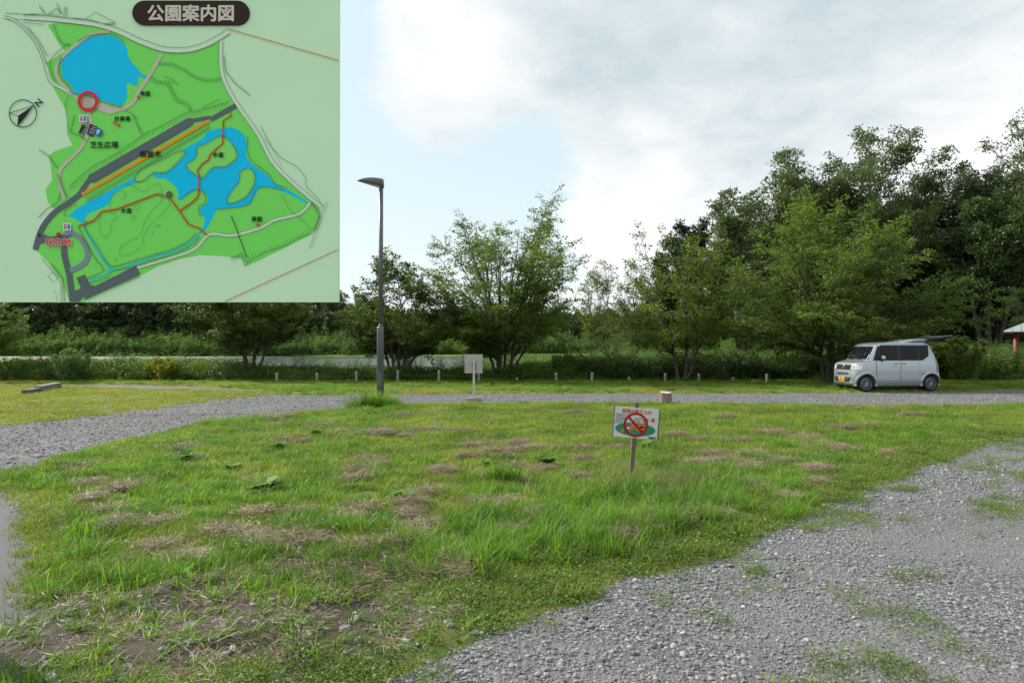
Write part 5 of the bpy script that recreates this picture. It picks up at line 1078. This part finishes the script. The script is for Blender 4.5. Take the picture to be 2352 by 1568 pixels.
pr.text('現在地', 410, 1675, 60, 1.6); pr.circle(410, 1622, 16); pr.done('you_are_here_print', ink('map_red', (.66, .01, .015)))
for x_, y_ in ((575,820),(467,1568)):
    pr.circle(x_+14, y_-14, 6, 12); pr.rect(x_+6, y_-7, x_+22, y_+6); pr.rect(x_+9, y_+6, x_+19, y_+20)
pr.circle(683, 915, 28, 28); pr.done('blue_symbols', ink('map_symbol_blue', (.0, .19, .50)))
for x_, y_ in ((575,820),(467,1568)): pr.rect(x_-1.5, y_-20, x_+1.5, y_+20)
pr.done('symbol_divider', ink('map_black_b', (.015, .015, .015)))
pr.text('P', 684, 915, 46, 1.6); pr.done('parking_letter', ink('map_white_c', (.8, .85, .88)))
pr.ring(610, 700, 61, 22); pr.done('red_ring_mark', ink('map_ring_red', (.78, .03, .06)))
tp = MB(); n_ = 20; pill = [(1317+321 + 84*math.sin(math.pi*k/n_), 85 - 84*math.cos(math.pi*k/n_)) for k in range(n_+1)] + [(1317-321 - 84*math.sin(math.pi*k/n_), 85 + 84*math.cos(math.pi*k/n_)) for k in range(n_+1)]
V = [mapfn(x, y, .009) for x, y in pill] + [mapfn(x, y, .0102) for x, y in pill]; n_ = len(pill); V = [mapfn(x, y, .0) for x, y in pill] + [mapfn(x, y, .011) for x, y in pill]
tp.add(V, [tuple(range(n_, 2*n_))] + [(k, (k+1) % n_, n_ + (k+1) % n_, n_ + k) for k in range(n_)]); plq = tp.build('title_plaque', ink('plaque_brown', (.035, .018, .014)), board)
pt = Print(plq, mapfn); pt.layers = 17; pt.text('公園案内図', 1317, 88, 122, 4.0, 0, 1.0); pt.done('title_lettering', ink('title_cream', (.66, .62, .50)))

# ------------------------------------------------------------------ no-entry-for-vehicles sign
sx1, sy1 = G(631, 484); M_OLDW = plain('old_sign_post', (.15, .12, .085), .9, var=.4, scale=10, bump=.5); M_SW = ink('sign_white', (.62, .63, .64), .5)
sg = empty('warning_sign', (sx1, sy1, 0), 'tilted white sign with a red prohibition ring over an orange car drawing', 'sign')
tilt = R(4.3); SM = Matrix.Rotation(tilt, 4, 'Y'); ppm = F/sy1
mb = MB(); mb.box(-.026, .026, .0, .04, -.1, .985, SM @ Matrix.Identity(4)); mb.build('post', M_OLDW, sg, bev=.003)
SU = .0/1 + (1/15.68/2.5)/ppm      # metres per unit of the sign notes
cx0, cz0 = -.004 + (636.3 - 631)/ppm*1.0, HZ(422.3, sy1)
def signfn(x, y, d):               # notes: centre (1040,800), already un-tilted below
    v = Vector(((x - 1040)*SU, -.012 - d, -(y - 800)*SU)); v = Matrix.Rotation(R(4.6), 4, 'Y') @ v; return (v.x + cx0, v.y, v.z + cz0)
def unt(x, y):                     # photo notes -> upright panel coordinates
    a, b = x - 1040, y - 800; t = R(-4.6); return (1040 + a*math.cos(t) - b*math.sin(t), 800 + a*math.sin(t) + b*math.cos(t) + 0*a)
V = []; 
for d in (.0, -.012):
    for x, y in ((170, 208), (1910, 208), (1910, 1388), (170, 1388)): V.append(signfn(x, y, d))
mb = MB(); mb.add(V, [(0,1,2,3),(7,6,5,4),(0,4,5,1),(1,5,6,2),(2,6,7,3),(3,7,4,0)]); mb.build('panel', M_SW, sg)
for a, b in ((130, 168), (1912, 1958)):
    V = [signfn(x, y, d) for d in (.006, -.014) for x, y in ((a, 204), (b, 204), (b, 1392), (a, 1392))]; mb = MB(); mb.add(V, [(0,1,2,3),(7,6,5,4),(0,4,5,1),(1,5,6,2),(2,6,7,3),(3,7,4,0)]); mb.build('edge_batten', M_OLDW, sg)
ps = Print(sg, signfn)
ps.ell(1030, 1050, 790, 268); ps.done('green_oval', ink('sign_green', (.03, .25, .14), .5))
ps.poly([(700,830),(780,760),(960,700),(985,605),(1250,590),(1340,640),(1400,800),(1400,1060),(1300,1100),(800,1085),(770,900)]); ps.circle(535, 1140, 74); ps.done('car_drawing', ink('sign_orange', (.62, .20, .03), .5))
ps.poly([(1010,660),(1280,650),(1330,800),(1010,800)]); ps.poly([(700,800),(780,735),(950,690),(960,800)]); ps.ell(760, 1010, 60, 70); ps.done('drawing_window', ink('sign_blue_pale', (.42, .60, .66), .5))
ps.ell(1120, 735, 80, 60); ps.done('window_glint', ink('sign_blue', (.12, .38, .60), .5))
ps.ell(985, 1035, 46, 78); ps.rect(1215, 905, 1355, 985); ps.line([(700,835),(900,825),(1390,805)], 12); ps.ell(1345, 1105, 50, 22); ps.poly([(700,930),(760,890),(830,930),(820,990),(770,940)]); ps.poly([(770,1080),(840,1070),(850,1180),(790,1150)])
ps.ell(590, 1190, 30, 18); ps.done('drawing_black', ink('sign_black', (.02, .02, .03), .5))
ps.ell(980, 1030, 20, 36); ps.poly([(790,1120),(850,1110),(840,1160)]); ps.done('drawing_white', ink('sign_white_b', (.7, .7, .7), .5))
ps.text('車両の乗り入れ', 1045, 350, 176, 6.5, 0, .96); ps.text('厳', 1445, 660, 150, 6); ps.text('禁', 1690, 645, 165, 7); ps.done('sign_title', ink('sign_title_orange', (.60, .13, .03), .5))
ps.ring(1030, 870, 435, 88, 56); a_ = 235; ps.line([(1030-310, 870-300), (1030+320, 870+310)], 88); ps.done('prohibition_ring', ink('sign_red', (.40, .012, .018), .5))
rs = np.random.default_rng(4)
for k, (x_, w_) in enumerate(((225,560),(250,290),(220,400),(250,360),(250,320),(215,300),(205,280),(210,270))):
    x = x_; 
    while x < x_ + w_: l_ = rs.uniform(12, 42); ps.rect(x, 478 + k*51, x + l_, 500 + k*51); x += l_ + rs.uniform(6, 18)
ps.done('small_print', ink('sign_black_b', (.07, .07, .08), .5)); ps.text('青森市', 1710, 1330, 96, 3.5); ps.done('city_name', ink('sign_black_c', (.02, .02, .03), .5))

# ------------------------------------------------------------------ pavilion at right
M_RED = plain('red_timber', (.22, .035, .022), .6, var=.25, scale=4); M_ROOF = plain('roof_sheet', (.34, .37, .38), .4, .3, var=.1)
pv = empty('pavilion', (AT(1016, 34), 34, 0), 'park shelter with red posts and a low grey roof at the right edge', 'pavilion', rz=-R(36))
ez = HZ(331, 34); W_ = 4.6
for dx in (0, W_):
    for dy in (0, W_):
        mb = MB(); mb.tube([(dx, dy, -.2), (dx, dy, ez)], .095, 14); mb.build('post', M_RED, pv, True)
e = .5; 
for q_ in (((-e, -e), (W_+e, -e)), ((-e, W_+e), (W_+e, W_+e)), ((-e, -e), (-e, W_+e)), ((W_+e, -e), (W_+e, W_+e))):
    pass
mb = MB(); mb.box(-.08, W_+.08, -.06, .06, ez-.18, ez-.05); mb.build('beam', M_RED, pv); mb = MB(); mb.box(-.08, W_+.08, W_-.06, W_+.06, ez-.18, ez-.05); mb.build('beam', M_RED, pv)
nrib = 16; cxp = W_/2; rt = [(-e, -e), (W_+e, -e), (W_+e, W_+e), (-e, W_+e)]; pk = (cxp, cxp, ez + 1.35)
mb = MB(); mb.add([(x, y, ez) for x, y in rt] + [(x, y, ez-.04) for x, y in rt] + [pk], [(0,1,8),(1,2,8),(2,3,8),(3,0,8),(7,6,5,4),(0,4,5,1),(1,5,6,2),(2,6,7,3),(3,7,4,0)]); rf = mb.build('roof', M_ROOF, pv)
for side in range(4):
    a, b = Vector((*rt[side], ez)), Vector((*rt[(side+1) % 4], ez)); m_ = MB()
    for k in range(1, nrib):
        t = k/nrib; p0 = a.lerp(b, t); f_ = 1 - abs(2*t - 1); p1 = p0.lerp(Vector(pk), 0) + (Vector(pk) - a.lerp(b, .5))*f_*.98; up = Vector((0, 0, .02)); m_.tube([p0 + up, p1 + up], .016, 4)
    m_.build('roof_seams', M_ROOF, rf)
# ------------------------------------------------------------------ the car
M_PAINT = plain('silver_paint', (.40, .45, .49), .32, .55, var=.03, coat=.8); M_GLASS, gn, gp = mat_base('car_glass'); gp.inputs['Base Color'].default_value = (.008, .010, .011, 1); gp.inputs['Roughness'].default_value = .03; gp.inputs['Specular IOR Level'].default_value = .22
L(gn, mixc(gn, noise(gn, objpos(gn), 3), (.006, .008, .009), (.012, .014, .015)), gp.inputs['Base Color'])
M_BLK = plain('black_plastic', (.012, .012, .013), .5); M_CHR = plain('chrome', (.75, .76, .77), .12, 1.0, var=.02); M_TYRE = plain('tyre', (.018, .018, .018), .85); M_LENS = plain('headlight_glass', (.70, .72, .73), .12, .3, var=.25, scale=22, coat=1); M_REDL = plain('tail_lamp', (.25, .01, .01), .2, coat=1); M_PLATE = plain('plate_yellow', (.80, .42, .02), .5, var=.03)
M_RIM = plain('alloy', (.42, .43, .45), .3, .8)
Yc = 26.3; cxr = AT(885.0, 25.75)
car = empty('parked_car', (cxr, 25.75, .02), 'silver boxy minicar parked on the grass with its tailgate raised', 'car', rz=math.pi + R(8)); car.scale = (1.03, 1.03, 1.03)
ZT = np.array([.20, .26, .40, .60, .76, .95, 1.00, 1.04, 1.075, 1.105, 1.12, 1.62, 1.67, 1.715, 1.745, 1.765])
XF = np.array([1.60, 1.67, 1.70, 1.69, 1.66, 1.615, 1.58, 1.48, 1.34, 1.20, 1.16, .84, .78, .66, .48, .1])
XR = np.array([-1.58, -1.66, -1.68, -1.66, -1.62, -1.60, -1.59, -1.58, -1.57, -1.565, -1.56, -1.36, -1.33, -1.28, -1.2, -1.0])
WW = np.array([.67, .705, .735, .738, .738, .73, .725, .72, .715, .71, .708, .635, .62, .585, .52, .38])
RF = np.array([.30, .32, .33, .30, .26, .24, .24, .24, .22, .20, .20, .12, .14, .16, .2, .2]); RR = np.array([.16]*16)
def prm(z): return [float(np.interp(z, ZT, a)) for a in (XF, XR, WW, RF, RR)]
def surf(z, s, off=0.0):
    """arc length s from the front centre towards the car's left; returns point pushed out by off"""
    xf, xr, w_, rf, rr = prm(z); sg_ = 1 if s >= 0 else -1; s = abs(s); l1 = w_ - rf; l2 = l1 + math.pi*rf/2; l3 = l2 + (xf - rf) - (xr + rr); l4 = l3 + math.pi*rr/2
    if s <= l1: x, y, nx, ny = xf, s, 1, 0
    elif s <= l2: t = (s-l1)/rf; x, y, nx, ny = xf - rf + rf*math.cos(t), l1 + rf*math.sin(t), math.cos(t), math.sin(t)
    elif s <= l3: x, y, nx, ny = xf - rf - (s-l2), w_, 0, 1
    elif s <= l4: t = (s-l3)/rr; x, y, nx, ny = xr + rr - rr*math.sin(t), w_ - rr + rr*math.cos(t), -math.sin(t), math.cos(t)
    else: x, y, nx, ny = xr, w_ - rr - (s-l4), -1, 0
    return Vector((x + nx*off, sg_*(y + ny*off), z))
def s_of_x(z, x): xf, xr, w_, rf, rr = prm(z); return (w_ - rf) + math.pi*rf/2 + (xf - rf - x)
def slen(z): xf, xr, w_, rf, rr = prm(z); return (w_-rf) + math.pi*rf/2 + (xf-rf)-(xr+rr) + math.pi*rr/2 + (w_-rr)
def loft(zs, inset=0.0, n=26):
    mb = MB(); V = []; 
    for z in zs:
        xf, xr, w_, rf, rr = prm(z); l1 = w_-rf; l2 = l1 + math.pi*rf/2; l3 = l2 + (xf-rf)-(xr+rr); l4 = l3 + math.pi*rr/2; T = slen(z)
        ss = [0, l1*.5, l1] + [l1 + (l2-l1)*k/6 for k in range(1, 7)] + [l2 + (l3-l2)*k/6 for k in range(1, 7)] + [l3 + (l4-l3)*k/4 for k in range(1, 5)] + [(l4+T)/2, T - 1e-4]
        row = [surf(z, s_, -inset) for s_ in ss] + [surf(z, -s_ - 1e-9, -inset) for s_ in ss[::-1][1:-1]]; V.append(row)
    n = len(V[0]); Fs = []
    for i_ in range(len(V)-1):
        for k in range(n): a, b = i_*n + k, i_*n + (k+1) % n; Fs.append((a, b, b+n, a+n))
    Fs.append(tuple(range(n))); Fs.append(tuple(range((len(V)-1)*n, len(V)*n)))
    mb.add([p for r_ in V for p in r_], Fs); return mb
zs = [.20, .23, .26, .33, .40, .5, .6, .68, .76, .86, .95, .98, 1.00, 1.02, 1.04, 1.058, 1.075, 1.09, 1.105, 1.12, 1.22, 1.32, 1.42, 1.52, 1.62, 1.645, 1.67, 1.69, 1.715, 1.73, 1.745, 1.755, 1.765]
bo = loft(zs).build('body', M_PAINT, car, True)
cut = MB()
for ax in (1.25, -1.27):
    for sy in (1, -1): cut.tube([(ax, sy*.40, .275), (ax, sy*.95, .275)], .345, 32)
co = cut.build('cutter', None); COL.objects.unlink(co)
bm_ = bo.modifiers.new('arches', 'BOOLEAN'); bm_.operation = 'DIFFERENCE'; bm_.object = co; bm_.solver = 'EXACT'
COL.objects.link(co); co.parent = car; bpy.context.view_layer.update(); dg = bpy.context.evaluated_depsgraph_get(); nm = bpy.data.meshes.new_from_object(bo.evaluated_get(dg))
bo.modifiers.clear(); bo.data = nm; bpy.data.objects.remove(co)
nm.materials.clear(); nm.materials.append(M_PAINT)
nm.polygons.foreach_set('use_smooth', np.ones(len(nm.polygons), bool))
try: nm.set_sharp_from_angle(angle=R(35))
except Exception: pass
def patch(name, z0, z1, fa, fb, off, m, parent, nz=8, nu=8, side=1, xs=True):
    """a panel following the body skin between two edges (x or s as functions of z)"""
    V = []; 
    for lay in (off, -.004):
        for i_ in range(nz+1):
            z = z0 + (z1-z0)*i_/nz; a, b = fa(z), fb(z)
            if xs: a, b = s_of_x(z, a), s_of_x(z, b)
            for k in range(nu+1): s_ = a + (b-a)*k/nu; V.append(surf(z, s_*side if s_*side != 0 else 1e-6, lay))
    n = (nz+1)*(nu+1); Fs = []; w_ = nu+1
    for i_ in range(nz):
        for k in range(nu): a = i_*w_ + k; Fs.append((a, a+1, a+1+w_, a+w_))
    border = [k for k in range(w_)] + [i_*w_ + nu for i_ in range(1, nz+1)] + [nz*w_ + k for k in range(nu-1, -1, -1)] + [i_*w_ for i_ in range(nz-1, 0, -1)]
    for a, b in zip(border, border[1:] + border[:1]): Fs.append((a, b, b+n, a+n))
    mb = MB(); mb.add(V, Fs); o = mb.build(name, m, parent, True)
    try: o.data.set_sharp_from_angle(angle=R(40))
    except Exception: pass
    return o
C_ = lambda v: (lambda z: v)
def arch_r(ax, r_):  # keep doors clear of the wheel arch
    return r_
for sd_ in (1, -1):
    # dark gaps, doors, windows
    rear_edge = lambda z: -.80 + .0*z if z > .62 else -.80 + (.62 - z)*.55
    patch('door_gap', .30, 1.085, C_(.885), lambda z: rear_edge(z) - .012, .002, M_BLK, bo, side=sd_, nu=14, nz=12)
    fd = patch('front_door', .31, 1.09, C_(.87), C_(-.045), .008, M_PAINT, car, side=sd_, nz=12)
    rd = patch('sliding_door', .31, 1.09, C_(-.06), rear_edge, .008, M_PAINT, car, side=sd_, nz=12)
    patch('side_sill', .20, .36, C_(.90), C_(-.92), .022, M_PAINT, car, side=sd_, nz=4)
    patch('crease', .42, .455, C_(.868), C_(-.043), .018, M_PAINT, fd, side=sd_, nz=3); patch('crease', .42, .455, C_(-.062), C_(-.71), .018, M_PAINT, rd, side=sd_, nz=3)
    for xh, door in ((.10, fd), (-.20, rd)):
        patch('handle_recess', .90, .985, C_(xh + .10), C_(xh - .09), .0095, M_BLK, door, side=sd_, nz=3, nu=3)
        h_ = patch('door_handle', .918, .945, C_(xh + .11), C_(xh - .10), .04, M_CHR, door, side=sd_, nz=2, nu=3)
    patch('window_surround', 1.10, 1.645, lambda z: .99 - (z-1.1)*.42, lambda z: -1.20 - (z-1.3)*.05 if z > 1.26 else -1.20 + (1.26 - z)*1.6, .004, M_BLK, car, side=sd_, nu=14, nz=14)
    for a, b in ((lambda z: .955 - (z-1.12)*.42, lambda z: .74 if z < 1.3 else .74 - (z-1.3)*.12), (lambda z: .70 if z < 1.3 else .70 - (z-1.3)*.12, C_(.03)), (C_(-.10), C_(-.78)), (C_(-.85), lambda z: -1.16 - (z-1.3)*.05 if z > 1.28 else -1.16 + (1.28 - z)*1.6)):
        patch('side_window', 1.13, 1.615, a, b, .008, M_GLASS, car, side=sd_, nz=10, nu=4)
    patch('bumper_seam', .605, .625, C_(-.86), C_(-1.50), .006, M_BLK, car, side=sd_, nz=1, nu=8)
    patch('tail_lamp', .66, 1.16, lambda z: -1.46 - (1.16-z)*.05, lambda z: -1.46 - (1.16-z)*.05 - .10, .010, M_REDL, car, side=sd_, nz=8, nu=4)
    hl_ = patch('headlight', .775, .945, C_(.43), C_(.83), .012, M_LENS, car, side=sd_, xs=False, nz=4, nu=10)
    patch('reflector', .80, .925, C_(.52), C_(.66), .016, M_CHR, hl_, side=sd_, xs=False, nz=3, nu=4); patch('lamp_bezel', .765, .775, C_(.42), C_(.84), .013, M_BLK, hl_, side=sd_, xs=False, nz=1, nu=8)
    # wheel arch lips
    for ax in (1.25, -1.27):
        mb = MB(); V = []; Fs = []; n_ = 22
        for k in range(n_+1):
            a = R(-12) + (math.pi + R(24))*k/n_
            for r_, o_ in ((.345, .0), (.345, .022), (.40, .022), (.44, .002)):
                x, z = ax + r_*math.cos(a), .275 + r_*math.sin(a); z_ = max(z, .19); xf, xr, w_, rf, rr = prm(max(z_, .3)); s_ = s_of_x(max(z_, .3), x) ; p = surf(max(z_, .3), s_*sd_, o_); V.append((p.x, p.y, z_))
        for k in range(n_):
            for q_ in range(3): a = k*4 + q_; Fs.append((a, a+1, a+5, a+4))
        mb.add(V, Fs); mb.build('arch_lip', M_PAINT, car, True)
        mb = MB(); mb.tube([(ax, sd_*.42, .275), (ax, sd_*.45, .275)], .34, 24); mb.build('wheel_well', M_BLK, car)
        # wheel
        wh = MB(); prof_w = [(.215, -.075), (.255, -.08), (.275, -.06), (.279, 0), (.275, .06), (.255, .08), (.215, .075), (.19, .06), (.19, -.06)]; n_ = 32; V = []; Fs = []; cy_ = sd_*.635
        for k in range(n_):
            a = 2*math.pi*k/n_
            for r_, o_ in prof_w: V.append((ax + r_*math.cos(a), cy_ + o_, .279 + r_*math.sin(a)))
        for k in range(n_):
            for q_ in range(9): a = k*9 + q_; b = k*9 + (q_+1) % 9; c_ = ((k+1) % n_)*9; Fs.append((a, b, c_ + (q_+1) % 9, c_ + q_))
        wh.add(V, Fs); whl = empty('wheel', (0, 0, 0), None, None); whl.parent = car; wh.build('tyre', M_TYRE, whl, True)
        mb = MB(); mb.tube([(ax, cy_, .279), (ax, cy_ + sd_*.02, .279)], .19, 24); mb.build('rim_back', M_BLK, whl)
        mb = MB(); yo = cy_ + sd_*.065
        for k in range(10):
            a = 2*math.pi*k/10 + .2; d = Vector((math.cos(a), 0, math.sin(a))); c0_ = Vector((ax, yo - sd_*.005, .279)); mb.tube([c0_ + d*.03, c0_ + d*.185 + Vector((0, sd_*.005, 0))], [.014, .010], 6)
        for k in range(36):
            pass
        ringp = [(ax + .19*math.cos(2*math.pi*k/32), yo - sd_*.002, .279 + .19*math.sin(2*math.pi*k/32)) for k in range(33)]; mb.tube(ringp, .008, 6, False)
        mb.tube([(ax, yo - sd_*.03, .279), (ax, yo + sd_*.012, .279)], [.045, .03], 14); mb.build('spokes', M_RIM, whl, True)
    # mirror
    mb = MB(); mb.box(.60, .70, sd_*.78 - .085, sd_*.78 + .085, 1.14, 1.27); mi = mb.build('door_mirror', M_PAINT, car, False, .03); mb = MB(); mb.box(.635, .675, min(sd_*.69, sd_*.76), max(sd_*.69, sd_*.76), 1.06, 1.17); mb.build('mirror_stalk', M_BLK, mi, bev=.01)
# windscreen, bonnet line, grille, bumper
patch('windscreen', 1.135, 1.60, lambda z: -(prm(z)[2] - .085), lambda z: prm(z)[2] - .085, .006, M_GLASS, car, xs=False, nz=8, nu=12)
mb = MB(); mb.tube([surf(1.13, -.35, .03), surf(1.17, .2, .02)], .010, 5); mb.tube([surf(1.13, .1, .03), surf(1.16, .58, .02)], .010, 5); mb.build('wiper', M_BLK, car)
patch('bonnet_edge', .955, .966, C_(-.75), C_(.75), .003, M_BLK, car, xs=False, nz=1, nu=16)
gr = patch('grille', .775, .945, C_(-.41), C_(.41), .006, M_BLK, car, xs=False, nz=2, nu=10)
for zz, o_ in ((.930, .016), (.885, .022), (.840, .022), (.795, .018)): patch('grille_bar', zz - .014, zz + .014, C_(-.40), C_(.40), o_, M_CHR, gr, xs=False, nz=2, nu=10)
em = MB(); fx_ = surf(.865, 0, .034).x
em.box(fx_, fx_+.008, -.052, -.034, .815, .915); em.box(fx_, fx_+.008, .034, .052, .815, .915); em.box(fx_, fx_+.008, -.034, .034, .858, .874); tag(em.build('emblem', M_CHR, gr), 'chrome H shaped badge')
mb = MB(); n_ = 24; ring_ = [(fx_ - .001, .072*math.cos(2*math.pi*k/n_), .865 + .064*math.sin(2*math.pi*k/n_)) for k in range(n_+1)]; mb.tube(ring_, .007, 5, False); mb.build('emblem_ring', M_CHR, gr, True)
patch('upper_intake', .60, .665, C_(-.33), C_(.33), .005, M_BLK, car, xs=False, nz=2, nu=8)
li = patch('lower_intake', .33, .50, lambda z: -.36 - (z-.33)*.75, lambda z: .36 + (z-.33)*.75, .006, M_BLK, car, xs=False, nz=4, nu=10)
for zz in (.37, .42, .46): patch('intake_slat', zz - .006, zz + .006, C_(-.36), C_(.36), .012, M_ROPE, li, xs=False, nz=1, nu=8)
patch('bumper_lip', .285, .318, C_(-.60), C_(.60), .022, M_PAINT, car, xs=False, nz=2, nu=12)
pl = patch('number_plate', .345, .515, C_(-.195), C_(.135), .022, M_PLATE, car, xs=False, nz=2, nu=6)
px_ = surf(.43, 0, .030).x; carfn = lambda x, y, d: (px_ + d, x*.001 - .03, .43 - y*.001)
pn = Print(pl, carfn)
def flipx(): pn.v = [(-a if False else a, b) for a, b in pn.v]
v_, f_ = text_mesh('31-13', 92, 3); pn.v = [(a, -b + 22) for a, b in v_]; pn.f = list(f_); pn.rect(-70, -62, -10, -42); pn.rect(0, -62, 60, -42); pn.done('plate_lettering', plain('plate_ink', (.03, .04, .03), .6))
# open tailgate and roof spoiler
mb = MB()
V = []; nU = 9
for k in range(nU):
    t = k/(nU-1); x = -.28 - t*1.05; z = 1.762 + .115*math.sin(min(1, t*1.25)*math.pi/2)
    for y, dz in ((-.52, -.05), (-.45, 0), (.45, 0), (.52, -.05)): V.append((x, y, z + dz if k < nU-1 else z + dz - .015))
    V.append((x, 0, 1.70))
Fs = []
for k in range(nU-1):
    a = k*5; Fs += [(a, a+1, a+6, a+5), (a+1, a+2, a+7, a+6), (a+2, a+3, a+8, a+7), (a+3, a+4, a+9, a+8), (a+4, a, a+5, a+9)]
Fs += [(0,1,2,3,4), tuple(range((nU-1)*5, nU*5))]
mb.add(V, Fs); tag(mb.build('roof_spoiler', M_PAINT, car, True), 'pale raised spoiler at the rear of the roof')
tg = MB(); TGM = Matrix.Translation((-1.28, 0, 1.80)) @ Matrix.Rotation(R(7), 4, 'Y')
tg.box(-1.02, 0, -.58, .58, .02, .075, TGM); tgo = tg.build('tailgate', M_BLK, car, False, .02)
tg = MB(); tg.box(-.95, -.10, -.5, .5, -.015, .019, TGM); tg.build('tailgate_lining', M_BLK, tgo, bev=.01)
tg = MB(); tg.box(-1.0, -.45, -.56, .56, .077, .088, TGM); tg.build('tailgate_trim', M_PAINT, tgo, bev=.004)
for sy in (-.5, .5):
    tg = MB(); tg.tube([(-1.40, sy, 1.40), tuple(TGM @ Vector((-.45, sy, 0)))], .011, 6); tg.build('gas_strut', M_BLK, tgo)
mb = MB(); mb.box(-1.62, 1.5, -.55, .55, .14, .22); mb.build('underbody', M_BLK, car)
